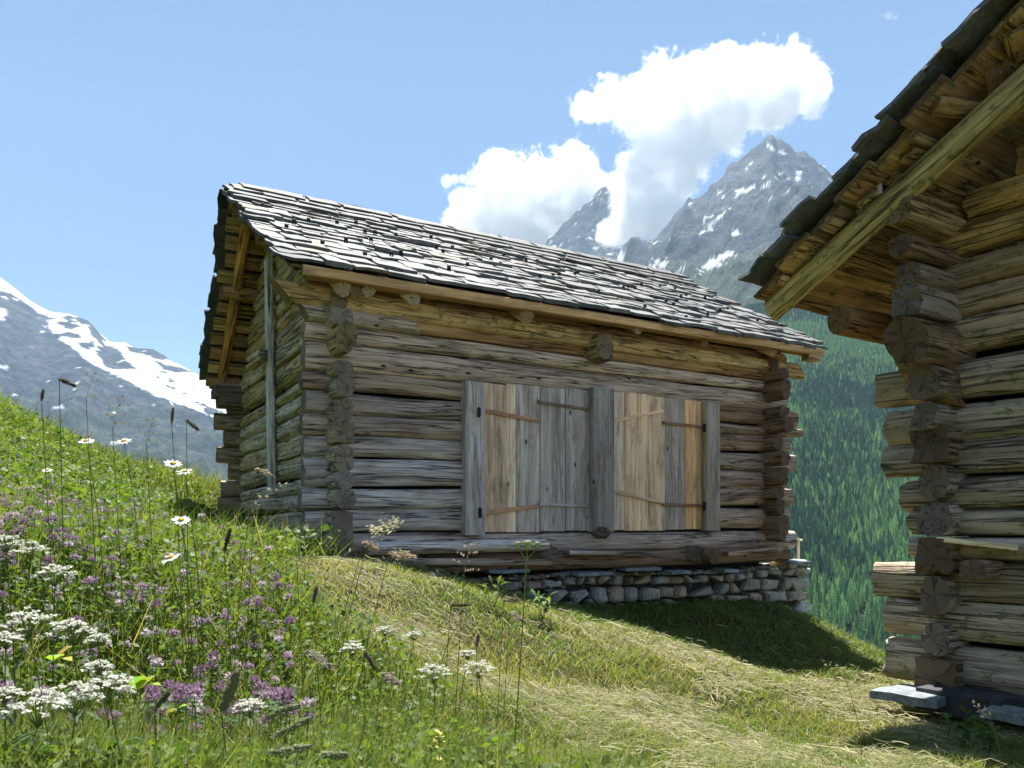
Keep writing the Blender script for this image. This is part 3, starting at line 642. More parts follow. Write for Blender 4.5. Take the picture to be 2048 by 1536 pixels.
for x, y in HP:          # place each hook on the slates where the photo shows it
    rr = np.array([(x - 1024) / F, 1, (HY - y) / F]); c0 = W(0, SR, ZR + .0); t = (c0 @ nF) / (rr @ nF); p = rr * t
    if h0 is None: h0 = hook_mesh().build('snow_hook', IRON, roof); h = h0
    else: h = h0.copy(); COL.objects.link(h); h.parent = roof
    h.location = p - np.array([0, 0, .03]); h.rotation_euler = (0, 0, TH)

# shutters ------------------------------------------------------------
def vplank(name, x0, x1, yt0, yb0, parent, col, b=.02, th=.035, yt1=None, mat=None, rough=.012):
    """upright plank on the front wall between photo columns x0..x1, rows yt..yb"""
    a0 = wallA(x0, yt0, b)[0]; a1 = wallA(x1, yt0, b)[0]; xm = (x0 + x1) / 2; am, zt_ = wallA(xm, yt0, b); _, zb_ = wallA(xm, yb0, b)
    mb = MB(); timber(mb, W(am, b, zb_), W(am, b, zt_), (a1 - a0) * .985, th, up=-gv, kind='box', seg=.12, rough=rough, n=16, endj=.004)
    return mb.build(name, [mat or PLANKM, ENDG], parent, color=col)
mb = MB()
V = np.array([W(a, b, z_) for a in (dl + .02, dr - .02) for b in (.06, .14) for z_ in (-.1, 1.66)]); mb.add(V, [[0, 1, 3, 2], [4, 6, 7, 5], [0, 4, 5, 1], [2, 3, 7, 6], [0, 2, 6, 4], [1, 5, 7, 3]]); mb.build('opening_shade', UNLIT, barn)  # solid near-black box: shade behind the shutters is put into its colour
for x0, x1, yt, yb, col in ((926, 965, 765, 1070, (.19, .19, .20)), (1180, 1222, 777, 1063, (.12, .12, .125)), (1405, 1433, 806, 1061, (.15, .145, .14))):
    vplank('door_post', x0, x1, yt, yb, barn, col, b=-.02, th=.14, rough=.03)
def shutter(label, planks, straps):
    top = None
    for k, (x0, x1, yt, yb, col) in enumerate(planks):
        if top is None: top = vplank('shutter', x0, x1, yt, yb, barn, col); tag(top, label)
        else: vplank('plank', x0, x1, yt, yb, top, col, b=.02 + rnd.uniform(-.004, .004))
    for (x0, y0, x1, y1, h_, col, mt) in straps:
        a0, z0 = wallA(x0, y0, -.02); a1, z1 = wallA(x1, y1, -.02)
        mb = MB(); timber(mb, W(a0, -.012, z0), W(a1, -.012, z1), .02, h_, kind='box', seg=.1, rough=.05, taper=(1, .8))
        mb.build('strap', [mt, ENDG], top, color=col)
RUST = (.19, .12, .085)
SH = {'l1': ((.30,.255,.215),(.335,.33,.32),(.24,.255,.28)), }
shutter('left shutter of the left pair, brownish planks with two rusty straps', [(967, 1012, 768, 1064, (0.257, 0.202, 0.158)), (1012, 1030, 769, 1064, (0.359, 0.310, 0.251)), (1031, 1078, 771, 1064, (0.211, 0.205, 0.205))],
        [(962, 820, 1077, 841, .045, RUST, PLANKM), (962, 1027, 1077, 1012, .045, RUST, PLANKM)])
shutter('bluish grey shutter of two wide planks left of the middle post', [(1079, 1129, 776, 1062, (0.187, 0.184, 0.188)), (1130, 1180, 779, 1061, (0.168, 0.169, 0.178))],
        [(1078, 803, 1176, 818, .035, (.10, .085, .08), PLANKM), (1079, 1008, 1180, 1012, .035, (.20, .21, .23), PLANKM)])
shutter('pale shutter right of the middle post with slanting battens', [(1222, 1247, 784, 1060, (0.281, 0.252, 0.218)), (1247, 1294, 787, 1061, (0.359, 0.281, 0.205)), (1294, 1328, 793, 1061, (0.312, 0.252, 0.191))],
        [(1224, 842, 1328, 822, .04, (.36, .29, .22), PLANKM), (1222, 980, 1328, 1007, .04, (.26, .20, .16), PLANKM)])
shutter('narrow shutter with orange planks beside the right door post', [(1328, 1368, 798, 1059, (0.176, 0.166, 0.162)), (1368, 1390, 801, 1058, (0.33, 0.225, 0.125)), (1390, 1405, 803, 1058, (0.29, 0.21, 0.13))],
        [(1328, 845, 1408, 854, .035, (.12, .08, .06), PLANKM), (1327, 1009, 1408, 1011, .035, (.10, .07, .055), PLANKM)])
for x, y in ((958, 825), (960, 1025), (1409, 856), (1409, 1012)):
    a0, z0 = wallA(x, y, -.1); mb = MB(); timber(mb, W(a0, -.10, z0 - .045), W(a0, -.10, z0 + .045), .03, .03, up=-gv, kind='box', seg=.05); mb.build('hinge', [IRON, IRON], barn)
# upright pole on the gable with its clamp
def gpole(name, x0, y0, x1, y1, w, th, col, a=-.10, mat=None, kind='box'):
    b0, z0 = gabA(x0, y0, a); b1, z1 = gabA(x1, y1, a); piece(name, W(a, b0, z0), W(a, b1, z1), w, th, barn, col, up=lv, kind=kind, rough=.03, mat=mat)
gpole('gable_post', 537, 518, 543, 990, .15, .07, (.24, .255, .27), a=-.06)
b0, z0 = gabA(517, 716, -.14)
for dz, cc_ in ((.03, (.23, .23, .22)), (-.06, mixt(MOSS, BROWN, .4))):
    piece('post_clamp', W(-.14, b0 - .30, z0 + dz), W(-.14, b0 + .45, z0 + dz + .03), .10, .085, barn, cc_, mat=WOODL, rough=.14, endj=.03)

# dry stone base -------------------------------------------------------
def stone(mb, c, ax, ay, az, sx, sy, sz, col, seed, n=12, m=8):
    r = np.random.default_rng(seed); u = np.linspace(0, 2 * np.pi, n, endpoint=False); v = np.linspace(-np.pi / 2, np.pi / 2, m + 1)[1:-1]
    U, Vv = np.meshgrid(u, v); e = .68
    f = lambda x: np.sign(x) * np.abs(x) ** e
    x = f(np.cos(Vv)) * f(np.cos(U)); y = f(np.cos(Vv)) * f(np.sin(U)); z = f(np.sin(Vv))
    x = np.append(x.ravel(), [0, 0]); y = np.append(y.ravel(), [0, 0]); z = np.append(z.ravel(), [-1, 1])
    sk = r.uniform(-.25, .25, 4)
    d = 1 + .22 * noise(x * 1.6 + seed % 97, y * 1.6, z * 1.6, 2) + .09 * noise(x * 4 + seed % 97, y * 4, z * 4, 3)
    p = c + ((x * d * (1 + sk[0] * z))[:, None] * sx) * ax + ((y * d)[:, None] * sy) * ay + ((z * d * (1 + sk[1] * x) + sk[2] * .5 * x * (sx > .1))[:, None] * sz) * az
    Fs = []
    k = len(v)
    for i in range(k - 1):
        for j in range(n): Fs.append([i * n + j, i * n + (j + 1) % n, (i + 1) * n + (j + 1) % n, (i + 1) * n + j])
    for j in range(n): Fs.append([k * n, (j + 1) % n, j]); Fs.append([k * n + 1, (k - 1) * n + j, (k - 1) * n + (j + 1) % n])
    mb.add(p, Fs, col=col)
ZU = np.array([0, 0, 1.])
def rock(mb, c, ax, ay, az, sx, sy, sz, col, seed):
    r = np.random.default_rng(seed); n = int(r.integers(6, 10)); a = np.sort(r.uniform(0, 6.283, n) * .35 + np.linspace(0, 6.283, n, endpoint=False) * 1.0)
    f = lambda x: np.sign(x) * np.abs(x) ** .5
    px_ = f(np.cos(a)) * r.uniform(.82, 1.04, n); pz_ = f(np.sin(a)) * r.uniform(.82, 1.04, n)
    rings = ((-1.0, 1.0), (.35, 1.0), (.80, .90 + r.uniform(-.05, .05)), (1.0, .62)); V = []
    tx, tz = r.uniform(-.22, .22, 2)
    for y, k in rings:
        jj = r.uniform(.96, 1.04, n)
        for i in range(n): V.append(c + ax * px_[i] * k * jj[i] * sx + az * pz_[i] * k * jj[i] * sz + ay * (y + (tx * px_[i] + tz * pz_[i]) * (y > 0)) * sy)
    V.append(c + ay * sy * 1.02); Fs = []
    for q in range(3):
        for i in range(n): Fs.append([q * n + i, q * n + (i + 1) % n, (q + 1) * n + (i + 1) % n, (q + 1) * n + i])
    for i in range(n): Fs.append([3 * n + i, 3 * n + (i + 1) % n, 4 * n])
    mb.add(V, Fs, col=col)
def stone_face(mb, O, du, nv, length, ztop, zbot, seed, hmin=.10, hmax=.20, warm=.3):
    r = np.random.default_rng(seed); z = zbot
    while z < ztop:
        h = r.uniform(hmin, hmax) * 1.0; h = min(h, ztop - z + .02); a = -r.uniform(0, .1)
        while a < length:
            w = h * r.uniform(1.0, 2.4); 
            if r.random() < .25: w = h * r.uniform(1.0, 1.4)
            w = min(w, .42); k = r.uniform(.7, 1.25)
            col = np.array([.56, .53, .47]) * k if r.random() > warm else np.array([.60, .48, .35]) * k
            zz = z + h / 2 + .04 * noise(a * 1.3 + seed, z * 3, 0, 4)
            hh = h * r.uniform(.8, 1.08)
            rock(mb, O + du * min(a + w / 2, length) + ZU * (zz + (hh - h) / 2) + nv * r.uniform(-.03, .02), du, nv, ZU, w / 2 * 1.02, r.uniform(.09, .13), hh / 2 * 1.03, col, int(r.integers(1 << 30)))
            for q in range(int(r.integers(0, 3))): rock(mb, O + du * min(a + w + r.uniform(-.03, .02), length) + ZU * (zz + r.uniform(-.5, .5) * h) - nv * .0, du, nv, ZU, r.uniform(.02, .045), .085, r.uniform(.012, .03), col * r.uniform(.6, 1.2), int(r.integers(1 << 30)))
            a += w
        z += h * .97
aR, zR_ = wallA(1612, 1130, 0.0)
mb = MB(); A0 = .55
stone_face(mb, W(A0, .08, 0), lv, -gv, aR - A0, wallA(1500, 1137)[1], -1.9, 41)
stone_face(mb, W(aR - .5, .08, 0), lv, -gv, .5, wallA(1590, 1122)[1], wallA(1500, 1137)[1] - .02, 43, warm=.5)
stone_face(mb, W(aR, .08, 0), gv, lv, BW, wallA(1590, 1125)[1], -2.6, 42, warm=.6)
# near-black backing box behind the stones so no light leaks through
def boxw(mb, a0, a1, b0, b1, z0, z1, col):
    V = np.array([W(a, b, z_) for a in (a0, a1) for b in (b0, b1) for z_ in (z0, z1)]); mb.add(V, [[0, 1, 3, 2], [4, 6, 7, 5], [0, 4, 5, 1], [2, 3, 7, 6], [0, 2, 6, 4], [1, 5, 7, 3]], col=col)
boxw(mb, A0 - .3, aR - .03, .10, BW, -3.0, wallA(1500, 1143)[1], (.03, .03, .03))
mb.build('stone_foundation', STONE, barn, smooth=False)
mb = MB()
r_ = np.random.default_rng(8)
for x, y, wd in ((1275, 1137, .55), (1350, 1143, .32), (1180, 1146, .5), (1010, 1140, .5), (1450, 1140, .3), (1590, 1124, .40)):
    mb = MB(); a0, z0 = wallA(x, y, -.05); slate(mb, W(a0, .0, z0), lv, -gv + ZU * -.05, ZU, wd, .34, .035, np.array([.30, .33, .35]) * r_.uniform(.9, 1.2), int(r_.integers(1 << 30)))
    mb.build('foundation_slab', SLATE, barn, smooth=False)

# ================================================================ the second barn at the right edge
TB = R(33); l2 = np.array([math.cos(TB), math.sin(TB), 0]); g2 = np.array([-math.sin(TB), math.cos(TB), 0]); Q0 = np.array([2.72, 5.0, 0])
def W2(a, b, z): return Q0 + l2 * a + g2 * b + ZU * z       # a: away from the visible gable, b: away from the camera (0 = far corner)
def gab2(px, py, a=0.0):
    k = (px - 1024) / F; o = Q0 + l2 * a; b = (k * o[1] - o[0]) / (g2[0] - k * g2[1]); Y = o[1] + b * g2[1]; return b, (HY - py) / F * Y
barn2 = empty('log_granary', (0, 0, 0), 'dark log building cut off by the right edge, stacked log heads and mossy roof overhang', 'barn')
DW = 3.9
# gable courses: rows read at column 1960
GY = [300, 372, 432, 498, 562, 628, 706, 792, 872, 948, 1016, 1072, 1122, 1205, 1292, 1385]
bx = gab2(1960, 500)[0]; YY = (Q0 + g2 * bx)[1]
gz2 = [(HY - y) / F * YY for y in GY]
ends = [.50, .44, .40, .40, .30, .36, .28, .30, .26, .24, .22, .20, .20, .18, .16]
G2 = [mixt(BROWN, OCHRE, .4), mixt(OCHRE, MOSS, .4), mixt(OCHRE, MOSS, .3), mixt(GREYB, OCHRE, .5), mixt(GREYB, OCHRE, .5), mixt(GREYB, OCHRE, .4)] + [mixt(GREYB, BROWN, .2), mixt(GREYB, MOSS, .15), GREYB] * 3
bext = [0, 0, 0, .05, .1, .15, .36, .30, .30, .2, .12, .12, .38, .30, .30]
for i in range(15):
    z1, z0 = gz2[i], gz2[i + 1]; h = z1 - z0; zc = (z1 + z0) / 2; tlt = rnd.uniform(-.02, .02)
    be = .06 + bext[i] + rnd.uniform(0, .04)
    if i < 2: be = -.15 - .3 * (1 - i)
    piece('gable_log', W2(.09, be, zc - tlt), W2(.09, -DW, zc + tlt), .19, h * .95, barn2, G2[i], mat=WOODL, rough=.085, n=28, seg=.05, bow=rnd.uniform(-.02, .02), endj=.02)
# courses above, closing the triangle under the roof
ridge_b = -1.95
def z2roof(b, a=0): return 1.66 + .53 * (.66 - b) if b > ridge_b else 1.66 + .53 * (.66 - ridge_b) - .53 * (ridge_b - b)
z = gz2[0]; k = 0
while z < z2roof(ridge_b) - .3:
    h = .2; bb = [b for b in np.linspace(-DW, .2, 100) if z2roof(b) - .24 > z + h]
    if bb: piece('gable_log', W2(.09, max(bb), z + h / 2), W2(.09, min(bb), z + h / 2), .19, h, barn2, mixt(BROWN, OCHRE, .5), mat=WOODL, rough=.05)
    z += h
# far-wall logs: their heads stick out past the gable, stacked at the corner
LH = [(372, 445, 1790, .23), (470, 512, 1800, .17), (525, 572, 1812, .18), (574, 632, 1812, .20), (634, 725, 1812, .26), (728, 800, 1845, .22), (802, 858, 1847, .18), (860, 925, 1856, .22), (927, 1000, 1866, .19), (1002, 1075, 1872, .23), (1078, 1150, 1884, .22), (1152, 1240, 1894, .18), (1243, 1312, 1897, .17), (1314, 1392, 1884, .25)]
for k, (y0, y1, xc, w_) in enumerate(LH):
    # end centre: choose the protrusion along -l2 that puts the head at column xc
    kx = (xc - 1024) / F; o = Q0 + g2 * -.02; a = (kx * o[1] - o[0]) / (l2[0] - kx * l2[1]); a = min(a, -.10); p = o + l2 * a; Yp = p[1]
    z1 = (HY - y0) / F * Yp; z0 = (HY - y1) / F * Yp; zc = (z0 + z1) / 2
    piece('wall_log', W2(a, -.02, zc), W2(3.5, -.02, zc), w_ , (z1 - z0) * .97, barn2, (mixt(DK, GREYB, .8), mixt(DK, BROWN, .6), mixt(GREYB, BROWN, .4))[k % 3] if k not in (0,) else mixt(MOSS, BROWN, .4), mat=WOODL, rough=.09, n=24, seg=.06, endj=.03, kind='box' if k in (3, 7, 10, 13) else 'log', shear=-.35 if k == 4 else 0)
# extra heads beside the stack
a0 = -.16
b0, z0 = gab2(1944, 1140, a0); piece('wall_log', W2(a0, b0, z0), W2(.6, b0, z0), .16, .12, barn2, mixt(BROWN, GREYB, .3), rough=.06, mat=WOODL)
b0, z0 = gab2(1925, 1048, -.05); b1, z1 = gab2(2060, 1100, -.05)
b0, z0 = gab2(1880, 1078, -.06); b1, z1 = gab2(2044, 1096, -.06); piece('ledge_board', W2(-.06, b0, z0), W2(-.06, b1, z1), .10, .03, barn2, (.4, .36, .28), kind='box')
# carved bracket under the eave: three stepped pieces toward the valley
for (b_, z_, h_, w_) in ((.30, 1.14, .16, .16), (.22, .98, .16, .17), (.17, .82, .15, .16)):
    piece('eave_bracket', W2(.0, -.1, z_), W2(.0, b_, z_ + .02), w_, h_, barn2, mixt(OCHRE, BROWN, .3), rough=.08, shear=.6, endj=.02)
# eave purlin, fly rafter, roof
b0, z0 = gab2(1700, 645, -.30)
piece('eave_purlin', W2(-.42, b0, z0), W2(3.6, b0, z0 + .02), .16, .19, barn2, (.17, .105, .05), rough=.03, kind='log')
r0b, r0z = gab2(1542, 622, -.50); r1b, r1z = gab2(2030, 185, -.50); sl = (r1z - r0z) / (r0b - r1b); eb = -2.05
piece('verge_rafter', W2(-.50, r0b, r0z), W2(-.50, eb, r0z + sl * (r0b - eb)), .12, .17, barn2, (.20, .175, .09), mat=WOODL, rough=.035, n=26, kind='log')
r0b, r0z = gab2(1800, 372, -.33); r1b, r1z = gab2(2048, 205, -.33); s3 = (r1z - r0z) / (r0b - r1b)
piece('verge_rafter', W2(-.36, r0b + .15, r0z - .15 * s3), W2(-.36, eb, r0z + s3 * (r0b - eb)), .10, .15, barn2, (.14, .115, .06), mat=WOODL, rough=.04)
VA = -.74            # roof verge offset
def vb(px, py): return gab2(px, py, VA)
e_b, e_z = vb(1482, 578); m_b, m_z = vb(1735, 285); t_b, t_z = vb(1990, 15)
slB = (t_z - e_z) / (e_b - t_b)
dn2_ = g2 * 1 - ZU * slB; dn2_ /= np.linalg.norm(dn2_); nn2 = np.cross(l2, dn2_); nn2 = nn2 if nn2[2] > 0 else -nn2
rb = -1.95; rz = e_z + slB * (e_b - rb); Ls = (e_b - rb) * math.hypot(1, slB)
roof2 = slate_roof('slate_roof', barn2, W2(VA, rb, rz), l2, 4.6, dn2_, Ls, nn2, .12, 15, dark=-.1, wr=(.15, .5), lap=(.08, .2), til=.07, tkr=(.014, .034))
dn3_ = -g2 - ZU * slB; dn3_ /= np.linalg.norm(dn3_); nn3 = np.cross(l2, dn3_); nn3 = nn3 if nn3[2] > 0 else -nn3
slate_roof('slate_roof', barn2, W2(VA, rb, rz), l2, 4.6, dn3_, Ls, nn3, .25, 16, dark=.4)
# boards and broken shingles under the slates
nb = 13
for j in range(nb):
    bm = e_b - .04 - (e_b - rb) * (j + .5) / nb; zc = e_z + slB * (e_b - bm) - .075
    a0 = VA + .03 + rnd.uniform(-.04, .07)
    piece('roof_board', W2(a0, bm, zc), W2(3.7, bm, zc), (e_b - rb) / nb * 1.25, .035, barn2, mixt(OCHRE, (BROWN, MOSS, DK)[j % 3], rnd.uniform(.3, .8)), up=nn2, kind='box', seg=.25, mat=WOODL, rough=.06, endj=.02)
for k in range(26):                                     # packing pieces between boards and rafter
    q = rnd.random(); bm = e_b - .12 - q * 2.6; zc = e_z + slB * (e_b - bm) - rnd.uniform(.10, .16)
    a0 = VA + rnd.uniform(.06, .24); ln = rnd.uniform(.12, .35); an = rnd.uniform(-.5, .5)
    d = l2 * math.cos(an) + g2 * math.sin(an)
    p = W2(a0, bm, zc); piece('roof_shingle', p, p + d * ln, rnd.uniform(.06, .15), rnd.uniform(.018, .05), barn2, mixt((.24, .18, .11), (MOSS, BROWN, GREYB)[k % 3], rnd.random()), up=nn2 + np.array([rnd.uniform(-.3, .3), rnd.uniform(-.3, .3), 0]), kind='box', mat=WOODL, rough=.06, endj=.02)
p = gab2(1760, 372, -.52); piece('peg', W2(-.52, p[0], p[1] - .06), W2(-.50, p[0] + .02, p[1] + .07), .035, .035, barn2, (.24, .25, .26), kind='round', up=lv)
# unlit inside: the shade is the near-black colour of one added box
mb = MB(); V = np.array([W2(a, b, z_) for a in (.16, 3.4) for b in (-DW, -.1) for z_ in (-1.4, 1.6)]); mb.add(V, [[0, 1, 3, 2], [4, 6, 7, 5], [0, 4, 5, 1], [2, 3, 7, 6], [0, 2, 6, 4], [1, 5, 7, 3]]); mb.build('shade_backing', UNLIT, barn2)
# slab stones the log building stands on
def slabstone(px, py, Y, wd, lg, tk, col, name, label, grp=None):
    mb = MB(); c = at(px, py, Y); slate(mb, np.zeros(3), l2, -g2, ZU, wd, lg, tk, col, rnd.randrange(1 << 30)); o = mb.build(name, SLATE, smooth=False); o.location = c; return tag(o, label, 'stone', grp)
slabstone(1835, 1392, 4.85, .36, .42, .05, (.26, .29, .31), 'slab_stone', 'flat pale grey stone slab sticking out under the corner of the right log building')
slabstone(1945, 1402, 4.75, .40, .5, .13, (.06, .06, .065), 'slab_stone', 'thick dark boulder carrying the lowest log at the right edge')
slabstone(2035, 1432, 4.3, .25, .3, .04, (.33, .33, .33), 'slab_stone', 'small bright stone slab at the right edge, below the dark log wall')

for root, base in ((barn, np.array([P0[0], P0[1], -.6])), (barn2, np.array([Q0[0], Q0[1], -1.2]))):
    for ch in list(root.children): ch.location = Vector(ch.location) - Vector(base)
    root.location = base
# ---------------------------------------------------------------- conifers on the far slope
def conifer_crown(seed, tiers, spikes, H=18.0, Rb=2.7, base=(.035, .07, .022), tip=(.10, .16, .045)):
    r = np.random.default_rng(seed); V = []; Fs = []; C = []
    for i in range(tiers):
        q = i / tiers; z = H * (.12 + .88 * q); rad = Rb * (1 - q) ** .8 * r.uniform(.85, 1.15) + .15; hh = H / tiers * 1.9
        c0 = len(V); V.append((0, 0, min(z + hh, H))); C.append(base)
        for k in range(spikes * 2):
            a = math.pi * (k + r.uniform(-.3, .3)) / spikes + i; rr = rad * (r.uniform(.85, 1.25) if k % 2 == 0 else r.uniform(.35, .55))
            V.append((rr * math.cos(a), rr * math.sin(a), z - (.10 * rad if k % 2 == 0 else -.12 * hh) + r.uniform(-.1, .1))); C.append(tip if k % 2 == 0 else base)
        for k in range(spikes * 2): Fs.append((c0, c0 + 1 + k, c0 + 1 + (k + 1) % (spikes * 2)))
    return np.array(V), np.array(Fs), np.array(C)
TREE = leaf_mat('conifer_needles', 0.5, 0.9, (1.2, 1.35, 1.05)); BARK = flat_mat('bark', (.10, .075, .055), 1.0)
KINDS = [(.085, .15, .10), (.15, .225, .13), (.30, .385, .19), (.21, .30, .16)]
r_ = np.random.default_rng(4)
pts = []
n = 46000; Yt = np.sqrt(r_.uniform(500 ** 2, 2230 ** 2, n)); wide = r_.random(n) < .30
k = np.where(wide, r_.uniform(-.05, 1.0, n), r_.uniform(.30, .56, n)); Xt = k * Yt
zt_ = zright(Xt, Yt)
keep = (zright(Xt, Yt) < 640 + 40 * fbm(Xt / 120, Yt / 120, 0, 3, 51)) & (fbm(Xt / 55, Yt / 90, 0, 3, 52) > -.62)
Xt, Yt, zt_ = Xt[keep], Yt[keep], zt_[keep]
px = 1024 + F * Xt / Yt; py = HY - F * zt_ / Yt
vis = (px > 1560) & (px < 1850) & (py > 700) & (py < 1345)
order = np.argsort(np.where(vis, Yt, 1e9))[:300]; ind = np.zeros(len(Xt), bool); ind[order] = True
light = np.clip(.5 + fbm(Xt / 230, Yt / 260, 0, 3, 53) * 1.6 + r_.normal(0, .25, len(Xt)), 0, 1)
# the nearest ones: each a tree of its own
protos = []
for s in range(6):
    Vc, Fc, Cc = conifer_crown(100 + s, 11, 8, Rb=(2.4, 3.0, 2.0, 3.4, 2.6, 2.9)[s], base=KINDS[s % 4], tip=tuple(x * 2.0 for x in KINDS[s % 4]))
    protos.append((Vc, Fc, Cc))
meshes = {}
for i in order:
    s = int(np.clip(light[i] * 3.99, 0, 3)) ; s = s if r_.random() < .6 else (s + 2) % 6
    sc = r_.uniform(.42, 1.0); lab = 'conifer among the dense trees at the foot of the far slope, right of the barn'
    if s not in meshes:
        mb = MB(); timber(mb, (0, 0, -1.5), (0, 0, 15), .5, .5, up=(0, 1, 0), kind='round', seg=3, n=8, taper=(1, .2)); t = mb.build('conifer_tree', [BARK, BARK])
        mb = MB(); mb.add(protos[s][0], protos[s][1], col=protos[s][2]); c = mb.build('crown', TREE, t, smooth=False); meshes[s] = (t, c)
    else:
        t0, c0 = meshes[s]; t = t0.copy(); COL.objects.link(t); c = c0.copy(); COL.objects.link(c); c.parent = t
    t.location = (Xt[i], Yt[i], zt_[i]); t.scale = (sc, sc, sc * r_.uniform(.9, 1.15)); t.rotation_euler = (0, 0, r_.uniform(0, 6.28))
    tag(t, lab, 'tree', 'conifers at the foot of the far slope')
# the rest of the wood reads as one mass
mb = MB(); idx = np.where(~ind)[0]
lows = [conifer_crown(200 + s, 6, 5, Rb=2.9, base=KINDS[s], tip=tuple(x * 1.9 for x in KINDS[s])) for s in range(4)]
for s in range(4):
    sel = idx[(np.clip(light[idx] * 3.99, 0, 3).astype(int)) == s]; Vc, Fc, Cc = lows[s]; m_ = len(sel)
    sc = r_.uniform(.42, 1.0, m_); an = r_.uniform(0, 6.28, m_); ca_, sa = np.cos(an), np.sin(an)
    P = np.stack([(Vc[None, :, 0] * ca_[:, None] - Vc[None, :, 1] * sa[:, None]) * sc[:, None] + Xt[sel][:, None], (Vc[None, :, 0] * sa[:, None] + Vc[None, :, 1] * ca_[:, None]) * sc[:, None] + Yt[sel][:, None], Vc[None, :, 2] * sc[:, None] + zt_[sel][:, None]], -1)
    Fs = (Fc[None] + (np.arange(m_) * len(Vc))[:, None, None]).reshape(-1, 3)
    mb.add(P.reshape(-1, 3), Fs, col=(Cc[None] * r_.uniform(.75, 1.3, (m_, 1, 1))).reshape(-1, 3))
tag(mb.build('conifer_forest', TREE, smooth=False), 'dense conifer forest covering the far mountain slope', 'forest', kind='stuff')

# ---------------------------------------------------------------- clouds (volumes, beyond the haze)
def cloud(name, label, spheres, Y, seed, dens=.012, amp=2.1, nscale=.0046):
    sp = [(at(x, y, Y + dy), r / F * Y) for x, y, r, dy in spheres]
    c0 = np.mean([p for p, r in sp], 0)
    mb = MB(); u = np.linspace(0, 2 * np.pi, 14, endpoint=False)
    for p, r in sp:
        bm_v = []; 
        for j in range(1, 8):
            ph = -np.pi / 2 + np.pi * j / 8
            for t in u: bm_v.append((math.cos(ph) * math.cos(t), math.cos(ph) * math.sin(t), math.sin(ph)))
        bm_v += [(0, 0, -1), (0, 0, 1)]; Vs = np.array(bm_v) * r * 1.6 + (p - c0); Fs = []
        for j in range(6):
            for i in range(14): Fs.append([j * 14 + i, j * 14 + (i + 1) % 14, (j + 1) * 14 + (i + 1) % 14, (j + 1) * 14 + i])
        for i in range(14): Fs.append([98, (i + 1) % 14, i]); Fs.append([99, 84 + i, 84 + (i + 1) % 14])
        mb.add(Vs, Fs)
    m, nt, out = new_mat(name + '_vapour'); m.cycles.volume_step_rate = .5; tc = nd(nt, 'ShaderNodeTexCoord').outputs['Object']
    wv = nd(nt, 'ShaderNodeTexNoise', i_Scale=nscale * .6, i_Detail=2.0); lk(nt, tc, wv.inputs['Vector'])
    fld = None
    for p, r in sp:
        d = nd(nt, 'ShaderNodeVectorMath', operation='DISTANCE'); lk(nt, tc, d.inputs[0]); d.inputs[1].default_value = tuple(p - c0)
        f = math_(nt, 'MULTIPLY_ADD', d.outputs['Value'], -1.0 / r, 1.0); fld = f if fld is None else math_(nt, 'MAXIMUM', fld, f)
    nz = nd(nt, 'ShaderNodeTexNoise', i_Scale=nscale, i_Detail=8.0, i_Roughness=.66, i_Distortion=.3); lk(nt, mapping(nt, tc, (1, 1, 1), (seed, 0, 0)), nz.inputs['Vector'])
    f = math_(nt, 'ADD', fld, math_(nt, 'MULTIPLY', math_(nt, 'SUBTRACT', nz.outputs['Fac'], .5), amp))
    n3 = nd(nt, 'ShaderNodeTexNoise', i_Scale=nscale * 5, i_Detail=5.0, i_Roughness=.6); lk(nt, tc, n3.inputs['Vector'])
    f = math_(nt, 'ADD', f, math_(nt, 'MULTIPLY', math_(nt, 'SUBTRACT', n3.outputs['Fac'], .60), .9))
    dn = math_(nt, 'MULTIPLY', math_(nt, 'MULTIPLY', f, 14.0, clamp=True), dens)
    pv = nd(nt, 'ShaderNodeVolumePrincipled'); pv.inputs['Color'].default_value = (1, 1, 1, 1); pv.inputs['Anisotropy'].default_value = .35; lk(nt, dn, pv.inputs['Density'])
    lk(nt, pv.outputs[0], out.inputs['Volume'])
    return mb, m, c0, name, label
def make_cloud(*a, **k):
    mb, m, c0, name, label = cloud(*a, **k)
    o = mb.build(name, m); o.location = c0
    md = o.modifiers.new('union', 'REMESH'); md.mode = 'VOXEL'; md.voxel_size = 38 if len(mb.V) > 3 else 14
    tag(o, label, 'cloud', kind='structure'); return o
S1 = [(1172,212,36,0),(1215,202,46,0),(1275,212,62,30),(1340,200,78,0),(1410,185,82,40),(1490,165,72,0),(1560,170,76,-20),(1612,180,50,0),(1588,112,24,0),(1586,80,12,0),(1522,222,48,0),(1440,250,62,0),
      (1370,285,78,0),(1318,325,76,0),(1296,375,74,0),(1280,425,62,0),(1250,462,44,0),(1330,430,46,0),(1215,470,26,0),(1280,478,34,0),(1362,365,44,0),(1455,110,30,0),(1526,112,26,0),(1625,215,30,0)]
S2 = [(1000,368,62,0),(1050,400,82,0),(960,430,62,0),(922,450,40,0),(1140,352,60,0),(1100,400,82,0),(1182,375,32,0),(1150,430,72,0),(1040,478,72,0),(970,490,60,0),(1150,310,30,0),(1210,365,24,0)]
make_cloud('cloud', 'large bright white cumulus cloud leaning right above the pointed peak', S1, 6350, 11)
make_cloud('cloud', 'smaller rounded white cloud behind the barn roof ridge', S2, 8600, 400)
make_cloud('cloud', 'small thin wisp of cloud left of the rounded cloud', [(893,362,15,0),(908,358,12,0),(925,358,10,0)], 6350, 900, dens=.006, amp=1.3, nscale=.012)
make_cloud('cloud', 'tiny faint wisp of cloud high in the blue sky near the right roof', [(1776,33,9,0),(1790,35,6,0),(1764,30,4,0)], 6350, 1300, dens=.0016, amp=2.2, nscale=.010)

